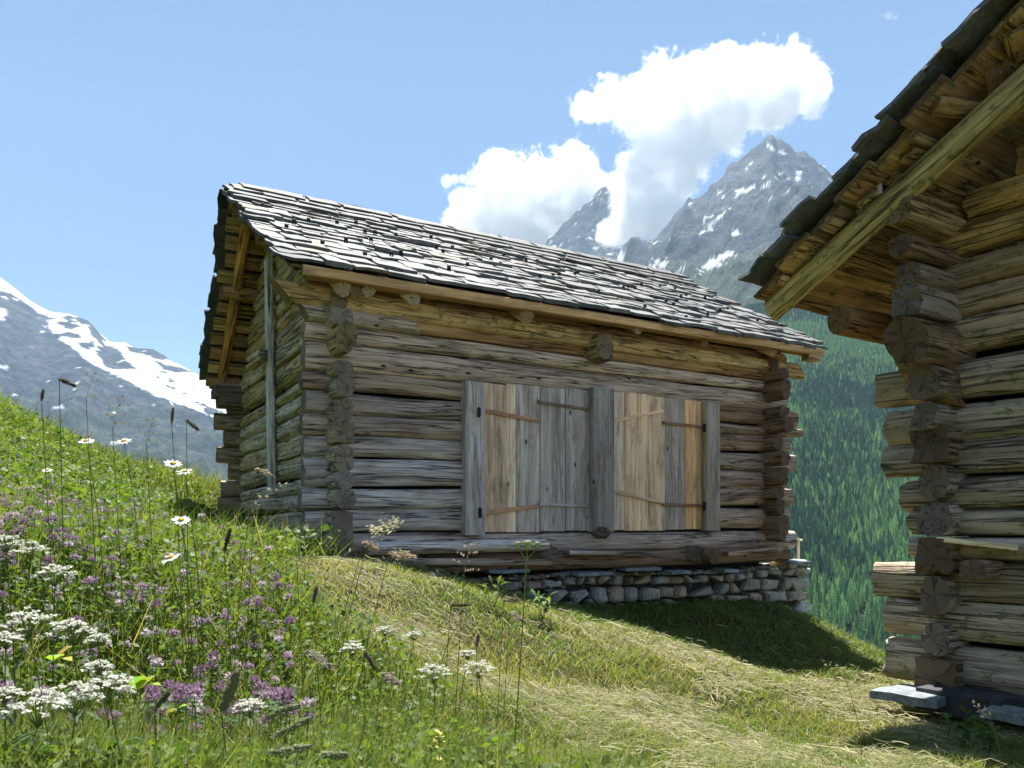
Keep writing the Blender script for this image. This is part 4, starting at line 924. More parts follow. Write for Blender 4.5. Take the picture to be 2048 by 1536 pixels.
# ---------------------------------------------------------------- haze
m, nt, out = new_mat('mountain_air'); pv = nd(nt, 'ShaderNodeVolumePrincipled'); pv.inputs['Color'].default_value = (.52, .76, 1, 1); pv.inputs['Density'].default_value = 4.8e-5; pv.inputs['Anisotropy'].default_value = .1
lk(nt, pv.outputs[0], out.inputs['Volume'])
mb = MB(); V = np.array([(x, y, z_) for x in (-6300, 6300) for y in (-1000, 5560) for z_ in (-400, 3000)]); mb.add(V, [[0, 1, 3, 2], [4, 6, 7, 5], [0, 4, 5, 1], [2, 3, 7, 6], [0, 2, 6, 4], [1, 5, 7, 3]])
tag(mb.build('haze', m, smooth=False), 'pale blue mountain air', 'haze', kind='stuff')
# ---------------------------------------------------------------- grass and flowers
def blades(mb, X, Y, h, w, col, lean=.35, bend=.5, z=None, tipcol=None):
    n = len(X); r = rg; z = gz(X, Y) if z is None else z
    an = r.uniform(0, 6.283, n); fa = r.uniform(0, 6.283, n); ln = np.abs(r.normal(0, lean, n)); bd = r.uniform(0, bend, n)
    dx, dy = np.cos(an), np.sin(an); wx, wy = np.cos(fa) * w / 2, np.sin(fa) * w / 2
    def lvl(q, ws):
        off = h * (ln * q + bd * q * q); zz = z - .01 + h * (q - .25 * bd * q * q); cx = X + dx * off; cy = Y + dy * off
        return np.stack([cx - wx * ws, cy - wy * ws, zz], 1), np.stack([cx + wx * ws, cy + wy * ws, zz], 1)
    a0, b0 = lvl(0, .8); a1, b1 = lvl(.5, 1.0); t, _ = lvl(1.0, 0)
    V = np.stack([a0, b0, a1, b1, t], 1).reshape(-1, 3); i = np.arange(n)[:, None] * 5
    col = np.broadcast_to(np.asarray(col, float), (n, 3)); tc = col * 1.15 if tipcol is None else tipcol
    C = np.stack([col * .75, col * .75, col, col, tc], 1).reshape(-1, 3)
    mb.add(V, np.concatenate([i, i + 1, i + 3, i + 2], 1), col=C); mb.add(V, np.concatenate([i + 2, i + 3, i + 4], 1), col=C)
def lerp(a, b, k): k = k[:, None]; return np.array(a)[None] * (1 - k) + np.array(b)[None] * k
def sample(n, y0, y1, t0=-1.0, t1=.95):
    Y = np.exp(rg.uniform(math.log(y0), math.log(y1), n)); return rg.uniform(t0, t1, n) * Y, Y
def clear(X, Y):        # keep plants out of the two buildings
    a = (X - P0[0]) * lv[0] + (Y - P0[1]) * lv[1]; b = (X - P0[0]) * gv[0] + (Y - P0[1]) * gv[1]
    a2_ = (X - Q0[0]) * l2[0] + (Y - Q0[1]) * l2[1]; b2_ = (X - Q0[0]) * g2[0] + (Y - Q0[1]) * g2[1]
    return ~((a > -.02) & (a < BL + .9) & (b > -.04) & (b < BW)) & ~((a2_ > -.05) & (b2_ < .1) & (b2_ > -4.2))
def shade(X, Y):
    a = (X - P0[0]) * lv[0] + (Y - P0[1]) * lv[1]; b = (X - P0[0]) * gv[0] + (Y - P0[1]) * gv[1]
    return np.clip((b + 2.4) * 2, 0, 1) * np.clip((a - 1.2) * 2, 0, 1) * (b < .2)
# tall meadow grass
mb = MB(); X, Y = sample(270000, 1.15, 17, -1.15, .3); k = (rg.random(len(X)) < tall(X, Y)) & clear(X, Y); X, Y = X[k], Y[k]
far = np.clip((Y - 5) / 8, 0, 1); n = len(X); pat = fbm(X * .6, Y * .6, 0, 3, 41)
h = rg.gamma(5, .052, n) * (.85 + .3 * pat); h = np.clip(h, .05, .48) * np.clip(.42 + Y * .15, .5, 1.0); w = rg.uniform(.0022, .0060, n) * np.clip(Y / 3.2, .7, 3.2)
kk = np.clip(rg.random(n) * .8 + pat * .5, 0, 1); col = lerp((.075, .13, .022), (.25, .30, .07), kk); dryb = rg.random(n) < .12; col[dryb] = lerp((.28, .24, .12), (.38, .33, .18), rg.random(dryb.sum()))
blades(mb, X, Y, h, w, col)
tag(mb.build('meadow_grass', LEAF, smooth=False), 'tall green meadow grass covering the slope on the left', 'grass', kind='stuff')
# leafy undergrowth
mb = MB(); X, Y = sample(260000, 1.2, 12, -1.15, .3); k = (rg.random(len(X)) < tall(X, Y) * np.clip(Y / 2.6, .35, 1)) & clear(X, Y); X, Y = X[k], Y[k]; n = len(X)
z = gz(X, Y) + rg.uniform(.02, .30, n) * np.clip(.5 + Y * .12, .5, 1); s = rg.uniform(.006, .018, n) * np.clip(Y / 3, .8, 2); an = rg.uniform(0, 6.28, n); tx = rg.normal(0, .5, (n, 2))
c_, s__ = np.cos(an) * s, np.sin(an) * s
V = np.stack([np.stack([X + c_, Y + s__, z + tx[:, 0] * s], 1), np.stack([X - s__ * .7, Y + c_ * .7, z + tx[:, 1] * s], 1), np.stack([X - c_, Y - s__, z - tx[:, 0] * s], 1), np.stack([X + s__ * .7, Y - c_ * .7, z - tx[:, 1] * s], 1)], 1).reshape(-1, 3)
i = np.arange(n)[:, None] * 4; mb.add(V, np.concatenate([i, i + 1, i + 2, i + 3], 1), col=np.repeat(lerp((.05, .11, .022), (.19, .27, .05), rg.random(n)), 4, 0))
tag(mb.build('meadow_leaves', LEAF, smooth=False), 'low clover leaves and herbs between the meadow grass', 'ground cover', kind='stuff')
# mown stubble
mb = MB(); X, Y = sample(380000, 1.4, 15, -.6, 1.05); k = (rg.random(len(X)) > tall(X, Y)) & clear(X, Y); X, Y = X[k], Y[k]; n = len(X)
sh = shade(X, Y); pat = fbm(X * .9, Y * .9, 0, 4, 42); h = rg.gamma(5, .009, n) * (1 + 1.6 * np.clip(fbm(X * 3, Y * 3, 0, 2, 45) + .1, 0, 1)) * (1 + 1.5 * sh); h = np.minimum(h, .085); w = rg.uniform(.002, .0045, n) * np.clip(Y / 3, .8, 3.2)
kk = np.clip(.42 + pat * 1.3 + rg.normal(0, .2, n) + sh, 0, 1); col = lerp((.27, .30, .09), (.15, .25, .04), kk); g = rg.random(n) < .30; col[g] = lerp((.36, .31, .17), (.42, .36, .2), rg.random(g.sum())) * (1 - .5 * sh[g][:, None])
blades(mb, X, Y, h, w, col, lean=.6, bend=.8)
tag(mb.build('mown_grass', LEAF, smooth=False), 'short mown grass on the slope below the barn, darker in its shadow', 'grass', kind='stuff')
# hay lying on the mown slope
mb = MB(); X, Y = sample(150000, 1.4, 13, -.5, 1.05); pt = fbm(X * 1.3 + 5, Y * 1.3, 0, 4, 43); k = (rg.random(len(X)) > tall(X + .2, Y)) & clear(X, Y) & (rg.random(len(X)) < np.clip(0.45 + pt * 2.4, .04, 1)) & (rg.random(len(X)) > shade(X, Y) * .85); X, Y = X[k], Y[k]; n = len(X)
L = rg.gamma(4, .02, n); an = rg.normal(-.65, .45, n) + 1.4 * fbm(X * 2.2, Y * 2.2, 0, 2, 44); w = rg.uniform(.0008, .0028, n) * np.clip(Y / 2.8, .8, 3); z = gz(X, Y) + rg.gamma(2, .012, n)
dx, dy = np.cos(an) * L / 2, np.sin(an) * L / 2; z0 = gz(X - dx, Y - dy, False); z1 = gz(X + dx, Y + dy, False); zc = gz(X, Y, False); cr = rg.uniform(-.012, .025, n)
px_, py_ = -np.sin(an) * w, np.cos(an) * w
V = np.stack([np.stack([X - dx, Y - dy, z + z0 - zc], 1), np.stack([X - dx + px_, Y - dy + py_, z + z0 - zc + w * .8], 1), np.stack([X, Y, z + cr], 1), np.stack([X + px_, Y + py_, z + cr + w * .8], 1), np.stack([X + dx, Y + dy, z + z1 - zc], 1), np.stack([X + dx + px_, Y + dy + py_, z + z1 - zc + w * .8], 1)], 1).reshape(-1, 3)
i = np.arange(n)[:, None] * 6; col = np.repeat(np.where((rg.random(n) < .28)[:, None], lerp((.12, .16, .04), (.30, .32, .11), rg.random(n)), lerp((.16, .13, .06), (.62, .56, .33), rg.random(n) ** 1.3)), 6, 0)
mb.add(V, np.concatenate([i, i + 1, i + 3, i + 2], 1), col=col); mb.add(V, np.concatenate([i + 2, i + 3, i + 5, i + 4], 1), col=col)
tag(mb.build('cut_hay', STRAW, smooth=False), 'dry straw coloured cut hay lying across the mown slope', 'hay', kind='stuff')

# ---- single plants -------------------------------------------------------
def stem(mb, P, Q, r0=.0022, r1=.0012, bow=(0, 0), col=(.16, .22, .07), seg=7, n=5):
    P = np.array(P, float); Q = np.array(Q, float); q = np.linspace(0, 1, seg + 1); c = P + (Q - P) * q[:, None]; c[:, 0] += bow[0] * np.sin(np.pi * q); c[:, 1] += bow[1] * np.sin(np.pi * q)
    a = np.linspace(0, 6.283, n, endpoint=False); rr = r0 + (r1 - r0) * q
    V = (c[:, None] + np.stack([np.cos(a)[None] * rr[:, None], np.sin(a)[None] * rr[:, None], np.zeros((seg + 1, n))], -1)).reshape(-1, 3)
    i = np.arange(seg)[:, None] * n; j = np.arange(n)[None]; j2 = (j + 1) % n
    mb.add(V, np.stack([i + j, i + j2, i + n + j2, i + n + j], -1).reshape(-1, 4), col=col)
def leaf(mb, P, d, L, w, col, droop=.3):
    d = np.array(d, float); d /= np.linalg.norm(d); s = np.cross(d, [0, 0, 1.]); s /= np.linalg.norm(s) + 1e-6; P = np.array(P)
    pts = [P, P + d * L * .35 + s * w / 2, P + d * L * .35 - s * w / 2, P + d * L * .72 + s * w * .38 - ZU * L * droop * .3, P + d * L * .72 - s * w * .38 - ZU * L * droop * .3, P + d * L - ZU * L * droop]
    mb.add(pts, [[0, 1, 2], [1, 3, 4, 2], [3, 5, 4]], col=col)
def spikes(mb, c, n, r, ln, w, colf, up=(-.3, 1), sq=1.0, seed=0):
    q = np.random.default_rng(seed)
    for k in range(n):
        z_ = q.uniform(*up); a = q.uniform(0, 6.283); s = math.sqrt(max(0, 1 - z_ * z_)); d = np.array([s * math.cos(a), s * math.sin(a), z_ * sq]); t = np.cross(d, q.normal(size=3)); t /= np.linalg.norm(t)
        p = np.array(c) + d * r * .45; e = np.array(c) + d * r * q.uniform(.85, 1.15) + ZU * ln * .2
        mb.add([p - t * w, p + t * w, e + t * w * .7, e - t * w * .7], [[0, 1, 2, 3]], col=colf(q))
def scatter_copy(proto, loc, sc, rz):
    r = proto.copy(); COL.objects.link(r); r.location = loc; r.scale = (sc, sc, sc); r.rotation_euler = (rnd.uniform(-.12, .12), rnd.uniform(-.12, .12), rz)
    for ch in list(proto.children): c = ch.copy(); COL.objects.link(c); c.parent = r
    return r
# red clover
cl_protos = []
for v in range(4):
    r = np.random.default_rng(300 + v); h = .30
    mb = MB(); stem(mb, (0, 0, -.05), (0, 0, h), .002, .0015, (r.uniform(-.02, .02), r.uniform(-.02, .02)))
    for k in range(9):
        a = r.uniform(0, 6.28); zz = r.uniform(.08, h - .01) if k > 2 else h - .012; leaf(mb, (0, 0, zz), (math.cos(a), math.sin(a), .3), r.uniform(.025, .045), .017, (.075, .15, .035))
    st = mb.build('clover_flower', LEAF, smooth=False)
    mb = MB(); base = [(.44, .31, .41), (.36, .24, .34), (.58, .48, .54), (.30, .19, .27)][v]
    def cf(q, base=base): k = q.uniform(.55, 1.5); return tuple(min(.9, b * k) for b in base)
    spikes(mb, (0, 0, h + .008), 95, .0185, .012, .0019, cf, up=(-.55, 1), sq=.95, seed=v)
    mb.build('flower_head', PETAL, st, smooth=False); cl_protos.append(st)
CLl = 'purple pink clover flower among the tall meadow plants on the left'
cnt = 0; used = [False] * 4
q_ = np.random.default_rng(5)
while cnt < 230:
    Yc = math.exp(q_.uniform(math.log(1.9), math.log(6.5))); Xc = q_.uniform(-.68, -.27) * Yc
    if float(tall(Xc, Yc)[()] if np.ndim(tall(Xc, Yc)) == 0 else tall(Xc, Yc)[0]) < .5: continue
    if fbm(Xc * 1.4, Yc * 1.4, 0, 2, 47) + q_.normal(0, .15) < -.02: continue
    v = int(q_.integers(4)); sc = q_.uniform(.85, 1.15); p = (Xc, Yc, float(gz(Xc, Yc)[0]) - .01 + q_.uniform(-.03, .04))
    if not used[v]:
        o = cl_protos[v]; o.location = p; o.scale = (sc,) * 3; o.rotation_euler = (.05, -.05, 1); used[v] = True
    else: o = scatter_copy(cl_protos[v], p, sc, q_.uniform(0, 6.28))
    tag(o, CLl, 'clover', 'clover flowers in the meadow'); cnt += 1
# the smaller, farther clover and white flowers reads as a haze of colour up the slope
for nm, lab, cnt_, cols, rr_, yr in (('clover_patch', 'countless small mauve clover heads spread up the meadow slope', 750, [(.44, .34, .42), (.34, .24, .33), (.58, .50, .55)], .015, (2.6, 9)), ('small_white_flowers', 'tiny white flowers sprinkled through the meadow', 900, [(.62, .62, .56), (.5, .5, .42)], .008, (2.2, 10))):
    mb = MB(); k = 0; q2 = np.random.default_rng(len(nm))
    while k < cnt_:
        Yc = math.exp(q2.uniform(math.log(yr[0]), math.log(yr[1]))); Xc = q2.uniform(-.78, -.30) * Yc
        if tall(Xc, Yc).item() < .5 or (rr_ > .01 and fbm(Xc * 1.1 + 3, Yc * 1.1, 0, 2, 48) + q2.normal(0, .12) < -.05): continue
        z_ = float(gz(Xc, Yc)[0]) + q2.uniform(.16, .34); col = np.array(cols[int(q2.integers(len(cols)))]); rr = rr_ * q2.uniform(.7, 1.2)
        for j in range(22 if rr_ > .01 else 7):
            d = q2.normal(size=3); d /= np.linalg.norm(d); t = np.cross(d, q2.normal(size=3)); t /= np.linalg.norm(t); c_ = np.array([Xc, Yc, z_]); s2 = np.cross(d, t)
            mb.add([c_ + d * rr * .5 - t * rr * .22, c_ + d * rr * .5 + t * rr * .22, c_ + d * rr * 1.1 + t * rr * .15, c_ + d * rr * 1.1 - t * rr * .15], [[0, 1, 2, 3]], col=np.minimum(col * q2.uniform(.55, 1.4), .9))
        stem(mb, (Xc, Yc, z_ - .2), (Xc, Yc, z_), .0016, .0012, seg=1, n=3); k += 1
    tag(mb.build(nm, PETAL, smooth=False), lab, 'flowers', kind='stuff')
# ox-eye daisies, placed one by one
def daisy(px, py, Y, dia, label, tilt, grp='ox-eye daisies in the meadow'):
    c = at(px, py, Y); g = float(gz(c[0] + .04, Y + .05)[0]); root = empty('daisy', (c[0] + .04, Y + .05, g), label, 'daisy', grp)
    loc = c - np.array([c[0] + .04, Y + .05, g]); mb = MB(); stem(mb, (0, 0, -.03), loc, .0018, .0013, (.03, 0), col=(.18, .25, .08)); 
    for k in range(4): leaf(mb, loc * (.15 + .18 * k), (math.cos(k * 2.1), math.sin(k * 2.1), .8), .05, .009, (.08, .14, .035))
    mb.build('stem', LEAF, root, smooth=False)
    n_ = np.array([math.sin(tilt), -math.sin(.5), 1.]); n_ /= np.linalg.norm(n_); e1 = np.cross(n_, [0, 1, 0.]); e1 /= np.linalg.norm(e1); e2 = np.cross(n_, e1)
    mb = MB(); N = 19
    for k in range(N):
        a = 6.283 * (k + rnd.uniform(-.2, .2)) / N; d = e1 * math.cos(a) + e2 * math.sin(a); t = np.cross(n_, d); L = dia / 2 * rnd.uniform(.88, 1.05); w = dia * .062; dr_ = rnd.uniform(-.12, .2)
        pts = [loc + d * L * .2 - t * w * .6, loc + d * L * .2 + t * w * .6, loc + d * L * .8 + t * w - n_ * L * dr_ * .5, loc + d * L - n_ * L * dr_, loc + d * L * .8 - t * w - n_ * L * dr_ * .5]
        mb.add(pts, [[0, 1, 2, 3, 4]], col=(.85, .86, .84))
    mb.build('petals', PETAL, root, smooth=False)
    mb = MB(); stone(mb, loc + n_ * .001, e1, e2, n_, dia * .15, dia * .15, dia * .07, (.62, .42, .03), 3); mb.build('flower_centre', PETAL, root)
daisy(346, 927, 2.6, .062, 'white daisy, upper of the two daisies side by side near the barn', .3)
daisy(369, 943, 2.65, .056, 'white daisy just below right of another daisy, in front of bare meadow grass', -.1)
daisy(362, 1040, 2.45, .062, 'white daisy standing alone halfway down, above the clover', .2)
daisy(341, 1115, 2.3, .064, 'lowest white daisy, ragged petals, above pink clover', -.3)
daisy(172, 882, 3.2, .066, 'white daisy seen edge on, leftmost along the upper meadow', .1)
daisy(248, 882, 3.3, .070, 'white daisy seen edge on, second along the upper meadow', -.1)
daisy(95, 940, 3.6, .05, 'small white daisy above the thick clover patch at far left', .1)
# white umbels
def umbel(px, py, Y, wd, label, grp='white umbel flowers in the foreground', tilt=0.0, seed=0, dense=1.0):
    r = np.random.default_rng(600 + seed); c = at(px, py, Y); bx_, by_ = c[0] + r.uniform(-.04, .04), Y + .05; g = float(gz(bx_, by_)[0])
    root = empty('umbel_flower', (bx_, by_, g), label, 'wildflower', grp); loc = c - np.array([bx_, by_, g]); low = loc - ZU * wd * .55
    ms = MB(); stem(ms, (0, 0, -.05), low, .0018, .0012, (r.uniform(-.03, .03), 0)); mf = MB(); nu = int(26 * dense)
    for k in range(5): a = r.uniform(0, 6.28); leaf(ms, low * r.uniform(.2, .95), (math.cos(a), math.sin(a), .6), .07, .012, (.08, .14, .04))
    for k in range(nu):
        rr = wd / 2 * math.sqrt((k + .5) / nu); a = k * 2.39996; d = np.array([rr * math.cos(a), rr * math.sin(a), -.55 * rr * rr / (wd / 2) + rr * math.cos(a) * tilt + r.uniform(-.09, .07) * wd]); e = loc + d
        stem(ms, low, e, .0009, .0007, seg=2, n=3)
        for j in range(13):
            o_ = r.normal(0, wd * .042, 3) * [1, 1, .35]; s = r.uniform(.0024, .0042) * (wd / .12) ** .3; t1 = r.normal(size=3) * [1, 1, .4]; t1 /= np.linalg.norm(t1); t2 = np.cross(t1, r.normal(size=3) * [.3, .3, 1]); t2 /= np.linalg.norm(t2); p = e + o_
            kf = r.uniform(.5, .85); mf.add([p - t1 * s, p - t2 * s, p + t1 * s, p + t2 * s], [[0, 1, 2, 3]], col=(kf, kf, kf * .88))
    ms.build('stem', LEAF, root, smooth=False); mf.build('flower_cluster', PETAL, root, smooth=False)
for k, (x, y, Yd, wd, lb) in enumerate(((75, 1385, 1.35, .11, 'white umbel flower low at the left edge, first of three in a row'), (150, 1372, 1.4, .10, 'white umbel flower in the middle of the low row of three'), (218, 1352, 1.4, .09, 'white umbel flower at the right end of the low row of three'),
    (110, 1130, 1.8, .09, 'domed white umbel flower above the clover, left'), (62, 1085, 1.8, .075, 'white umbel flower behind and left of the domed one'), (12, 1070, 1.7, .07, 'white umbel flower cut by the left edge, beside two others'),
    (60, 1220, 1.6, .10, 'white umbel flower at the left edge, over dark leaves'), (145, 1240, 1.6, .09, 'white umbel flower right of the one over dark leaves'), (195, 1268, 1.75, .05, 'small white umbel flower beside a broad yellow green leaf'), (12, 1265, 1.5, .06, 'ragged white umbel flower low against the left edge'),
    (10, 1375, 1.35, .05, 'small white umbel flower against the lower left edge'), (195, 1322, 1.8, .06, 'faint white umbel flower behind the low row'),
    (705, 1285, 2.4, .075, 'white umbel flower on the mown edge, left of the pair'), (770, 1252, 2.9, .07, 'pale flat umbel flower behind, toward the barn'), (828, 1262, 2.9, .065, 'pale flat umbel flower on the mound, right of a similar one'),
    (868, 1330, 2.3, .10, 'broad flat white umbel flower in the lower middle'), (958, 1322, 2.4, .10, 'broad flat white umbel flower, rightmost in the lower middle'), (935, 1300, 2.6, .06, 'small white umbel flower just above the two broad ones'), (500, 1400, 1.9, .08, 'loose white umbel flower low among grass heads'))):
    umbel(x, y, Yd, wd, lb, seed=k)
# grass heads: soft pale tufts on long arching stems
def grass_head(px, py, Y, L, wd, ang, col, label, base=(0, .1), kind='plume', bow=.06, grp='grass seed heads', stemcol=(.20, .23, .08)):
    c = at(px, py, Y); bx_ = c[0] + base[0]; by_ = Y + base[1]; g = float(gz(bx_, by_)[0]); root = empty('grass_stalk', (bx_, by_, g), label, 'grass', grp)
    loc = c - np.array([bx_, by_, g]); d = np.array([math.cos(ang), 0, math.sin(ang)]); ms = MB(); foot = loc - d * L * .5
    stem(ms, (0, 0, -.02), foot, .0018, .0011, (bow, 0), col=stemcol, seg=10); ms.build('stem', LEAF, root)
    mh = MB(); r = np.random.default_rng(abs(int(px * 7 + py))); n = int(150 if kind != 'panicle' else 60)
    for k in range(n):
        q = r.random()
        if kind == 'plume': off = r.normal(0, 1, 3) * wd * .34 * math.sin(math.pi * (q * .85 + .1)); sz = (.0065, .0022)
        elif kind == 'spike': v_ = r.normal(0, 1, 3); v_ /= np.linalg.norm(v_); off = v_ * wd * .5 * (math.sin(math.pi * (q * .94 + .03)) ** .4); sz = (.004, .0014)
        else:
            s_i = int(r.integers(0, 7)); q = .12 + s_i * .13; e = r.random(); sgn = 1 if s_i % 2 else -1; off = np.array([sgn * -d[2], r.normal(0, .5), sgn * d[0] + .3]) * wd * e * (1 - q * .75); sz = (.005, .0022)
        p = foot + d * L * q + off; t = d + r.normal(0, .35, 3); t /= np.linalg.norm(t); s = np.cross(t, r.normal(size=3)); s /= np.linalg.norm(s); kf = r.uniform(.65, 1.35)
        mh.add([p - t * sz[0], p + s * sz[1], p + t * sz[0], p - s * sz[1]], [[0, 1, 2, 3]], col=[min(.9, x * kf) for x in col])
    if kind == 'panicle':
        stem(mh, foot, foot + d * L, .0007, .0005, col=col, seg=3, n=3)
    if kind == 'spike': stone(mh, loc, d, np.array([0, 1, 0.]), np.cross(d, [0, 1, 0.]), L * .46, wd * .30, wd * .30, [x * .7 for x in col], 5)
    mh.build('seed_head', PETAL, root, smooth=False)
CRM = (.55, .52, .34); TAN = (.50, .40, .28); DKH = (.24, .20, .14); GRH = (.32, .35, .19)
for a in ((770, 1052, 2.3, .085, .045, .35, CRM, 'pale cream drooping grass plume in front of the lower barn wall', (-.20, .1), 'plume', -.03),
          (742, 1093, 2.3, .045, .018, -.5, TAN, 'small tan grass head below the cream plume', (-.22, .1), 'plume', -.02),
          (806, 1110, 2.3, .075, .024, -.15, TAN, 'tan oval grass head arching right, in front of the sill log', (-.20, .1), 'plume', -.02),
          (600, 1085, 2.3, .11, .05, 1.4, (.45, .46, .34), 'feathery whitish grass panicle at the barn corner', (0, .1), 'panicle', 0),
          (935, 1115, 2.3, .10, .05, 1.35, (.50, .44, .32), 'open branching grass panicle below the left door post', (-.06, .1), 'panicle', 0),
          (540, 985, 2.4, .14, .02, .55, (.55, .50, .34), 'thin dry grass panicle leaning right across the gable corner', (-.15, .1), 'panicle', -.02),
          (530, 945, 2.5, .06, .012, -.4, (.50, .46, .3), 'fine nodding grass tip in front of the gable post', (-.12, .1), 'plume', 0),
          (630, 1190, 2.2, .05, .014, 1.35, DKH, 'small dark plantain head on the mound edge', (.01, .1), 'spike', 0),
          (455, 1080, 2.3, .07, .014, 1.3, (.14, .13, .08), 'dark grass spike in front of the barn corner foot', (0, .1), 'spike', 0),
          (345, 830, 2.6, .05, .010, 1.45, DKH, 'thin dark grass spike rising highest before the blue mountain', (0, .1), 'spike', .01),
          (385, 850, 2.5, .05, .014, -.7, (.16, .15, .10), 'dark nodding grass spike beside the barn, before the mountain', (-.05, .1), 'spike', .0),
          (135, 765, 2.2, .05, .012, -.4, (.16, .14, .09), 'dark bent grass spike above the hill crest', (-.05, .1), 'spike', 0),
          (85, 790, 2.8, .04, .012, 1.4, DKH, 'short dark grass spike at the left over the hill crest', (0, .1), 'spike', 0),
          (235, 820, 2.6, .12, .05, 1.3, (.32, .27, .16), 'loose brown grass panicle against the blue mountain', (0, .1), 'panicle', 0),
          (180, 770, 2.7, .10, .05, 1.3, (.35, .28, .16), 'loose brown grass panicle farther left, against the snow field', (0, .1), 'panicle', 0),
          (300, 860, 2.8, .10, .05, 1.3, (.30, .30, .14), 'loose greenish panicle above the two edge-on daisies', (0, .1), 'panicle', 0),
          (460, 1385, 1.5, .09, .028, 1.2, (.30, .29, .15), 'large olive grass spike standing low in the foreground', (0, .05), 'spike', 0),
          (325, 1400, 1.5, .05, .014, .9, (.22, .22, .12), 'slim olive grass spike left of the large one', (-.02, .05), 'spike', 0),
          (575, 1418, 1.6, .055, .016, .25, GRH, 'fuzzy green grass head leaning right, upper of three', (-.08, .05), 'spike', -.01),
          (585, 1455, 1.5, .085, .018, .45, GRH, 'fuzzy green grass head, longest of the three leaning right', (-.08, .05), 'spike', -.01),
          (580, 1500, 1.4, .08, .018, .15, GRH, 'fuzzy green grass head nearly level at the bottom edge', (-.08, .05), 'spike', -.01),
          (668, 1510, 1.4, .05, .018, .0, GRH, 'fuzzy green grass head right of the level one, bottom edge', (-.08, .05), 'spike', -.01),
          (640, 1320, 2.0, .08, .020, -.6, (.38, .34, .28), 'greyish drooping grass head over the hay, lower middle', (-.10, .05), 'plume', 0),
          (740, 1320, 2.0, .055, .014, -1.0, (.22, .19, .14), 'grey brown grass spike bending down, lower middle', (-.02, .05), 'spike', 0),
          (782, 1358, 2.0, .05, .018, -.5, (.42, .37, .30), 'pale bent grass head right of the grey brown one', (-.08, .05), 'plume', 0),
          (920, 1210, 2.6, .06, .012, .0, (.15, .12, .07), 'dark level grass spike at the edge of the mound', (-.08, .05), 'spike', 0),
          (1035, 1235, 2.6, .06, .016, -.5, (.40, .34, .28), 'pale brown grass head hanging over the shaded grass', (-.06, .05), 'plume', 0),
          (1022, 1200, 2.7, .05, .020, .1, (.26, .22, .14), 'brown tuft beside the pale hanging grass head', (-.06, .05), 'plume', 0),
          (955, 1280, 2.5, .04, .014, 1.4, (.30, .26, .24), 'short grey spike above the broad white umbels', (0, .05), 'spike', 0),
          (1960, 1420, 3.2, .10, .03, 2.4, (.34, .32, .22), 'arching dry grass blade beside the right building foot', (.10, .05), 'panicle', .03),
          (1665, 1335, 3.6, .12, .03, 2.6, (.48, .44, .28), 'long dry grass panicle leaning left over the shadow edge', (.16, .05), 'panicle', .02)):
    grass_head(a[0], a[1], a[2], a[3], a[4], a[5], a[6], a[7], a[8], a[9], a[10])
# budding stem with a pale calyx
root = empty('budding_plant', (0, 0, 0), 'pale green stem with three swollen buds in front of the stone base', 'wildflower')
c = at(1055, 1093, 2.4); gzv = float(gz(c[0] - .05, 2.45)[0]); root.location = (c[0] - .05, 2.45, gzv); lc = c - np.array(root.location)
mb = MB(); stem(mb, (0, 0, -.02), lc, .0028, .002, col=(.24, .32, .14)); stem(mb, lc - ZU * .05, lc + np.array([-.028, 0, -.005]), .001, .001, col=(.24, .32, .14)); stem(mb, lc - ZU * .04, lc + np.array([.028, 0, -.004]), .001, .001, col=(.24, .32, .14)); mb.build('stem', LEAF, root)
for dx_, s in ((0, .011), (-.03, .008), (.03, .008)):
    mb = MB(); stone(mb, lc + np.array([dx_, 0, .004]), np.array([1., 0, 0]), np.array([0, 1., 0]), ZU, s, s, s * 1.3, (.42, .46, .22), 4); mb.build('bud', PETAL, root)
# yellow rattle in the foreground
root = empty('yellow_rattle', (0, 0, 0), 'yellow flower spike at the bottom edge, lower middle', 'wildflower'); c = at(878, 1495, 1.75); gv_ = float(gz(c[0], 1.8)[0]); root.location = (c[0], 1.8, gv_); lc = c - np.array(root.location)
mb = MB(); stem(mb, (0, 0, -.02), lc + ZU * .03, .002, .0015); r = np.random.default_rng(2)
for k in range(10): a = r.uniform(0, 6.28); leaf(mb, lc * (.3 + .07 * k), (math.cos(a), math.sin(a), .4), .035, .012, (.16, .24, .05))
mb.build('stem', LEAF, root, smooth=False); mb = MB()
for k in range(26): a = r.uniform(0, 6.28); z_ = r.uniform(-.045, .035); leaf(mb, lc + ZU * z_, (math.cos(a), math.sin(a), .6), .018, .010, (.72, .66, .16))
mb.build('flowers', PETAL, root, smooth=False)
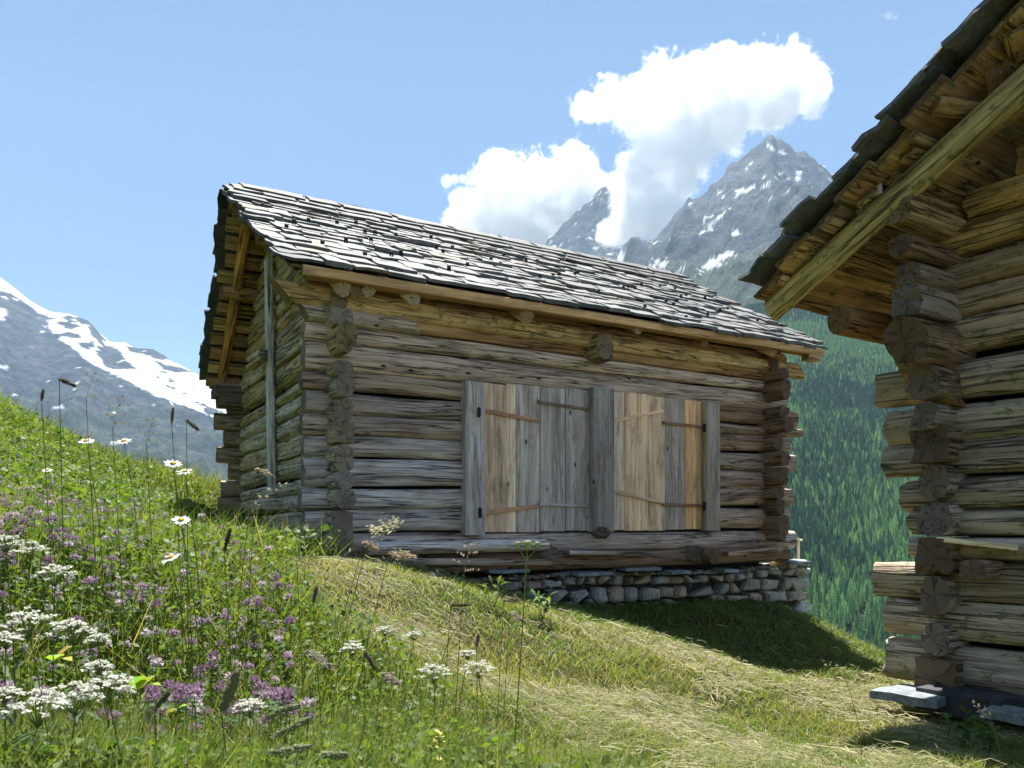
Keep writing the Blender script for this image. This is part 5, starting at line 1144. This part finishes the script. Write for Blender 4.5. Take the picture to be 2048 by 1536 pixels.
# broad leaved herb at the foot of the right building and two single large leaves
def herb(px, py, Y, n, L, w, col, label, seed):
    c = at(px, py, Y); g = float(gz(c[0], Y)[0]); root = empty('leafy_herb', (c[0], Y, g), label, 'plant'); r = np.random.default_rng(seed); lc = c - np.array([c[0], Y, g]); h = max(.03, lc[2])
    ms = MB(); ml = MB()
    for k in range(n):
        a = r.uniform(0, 6.28); z_ = h * r.uniform(.4, 1.0); d = np.array([math.cos(a) * .5, math.sin(a) * .5, r.uniform(.2, .7)]); e = np.array([math.cos(a) * h * .25, math.sin(a) * h * .25, z_]); stem(ms, (0, 0, 0), e, .0016, .001, seg=3, n=4)
        for j in range(3): leaf(ml, e, d + r.normal(0, .4, 3), L * r.uniform(.7, 1.2), w, [x * r.uniform(.7, 1.3) for x in col])
    ms.build('stem', LEAF, root); ml.build('leaves', LEAF, root, smooth=False)
herb(1925, 1430, 4.0, 12, .07, .035, (.13, .21, .06), 'bright green leafy herb at the foot of the right building', 1)
herb(1975, 1455, 3.8, 10, .06, .03, (.13, .20, .06), 'green leafy herb low at the right edge, right of a brighter one', 2)
herb(228, 1272, 1.9, 2, .075, .04, (.26, .36, .05), 'broad yellow green leaf beside the small umbel', 3)
herb(15, 1168, 1.9, 2, .06, .04, (.36, .38, .05), 'broad yellow leaf at the left edge', 4)
herb(1085, 1190, 5.9, 10, .10, .03, (.12, .20, .05), 'green herb growing before the left end of the stone base', 5)
herb(985, 1160, 5.7, 9, .09, .03, (.13, .20, .05), 'green weeds at the top of the mound before the dark beam', 6)
herb(1790, 1340, 6.6, 8, .09, .03, (.15, .23, .06), 'leafy weed on the crest beside the lower logs of the right building', 7)
# thin pole beside the stone base
b = at(1597, 1128, 11.2); mb = MB(); timber(mb, b - ZU * 1.0, b + ZU * .36, .035, .035, up=(0, 1, 0), kind='round', n=10); timber(mb, b + ZU * .34 - np.array([.05, 0, 0]), b + ZU * .34 + np.array([.05, 0, 0]), .03, .03, kind='round', n=8)
tag(mb.build('wooden_pole', [PLANKM, ENDG], color=(.36, .33, .27)), 'thin pale pole behind the right end of the stone base', 'pole')
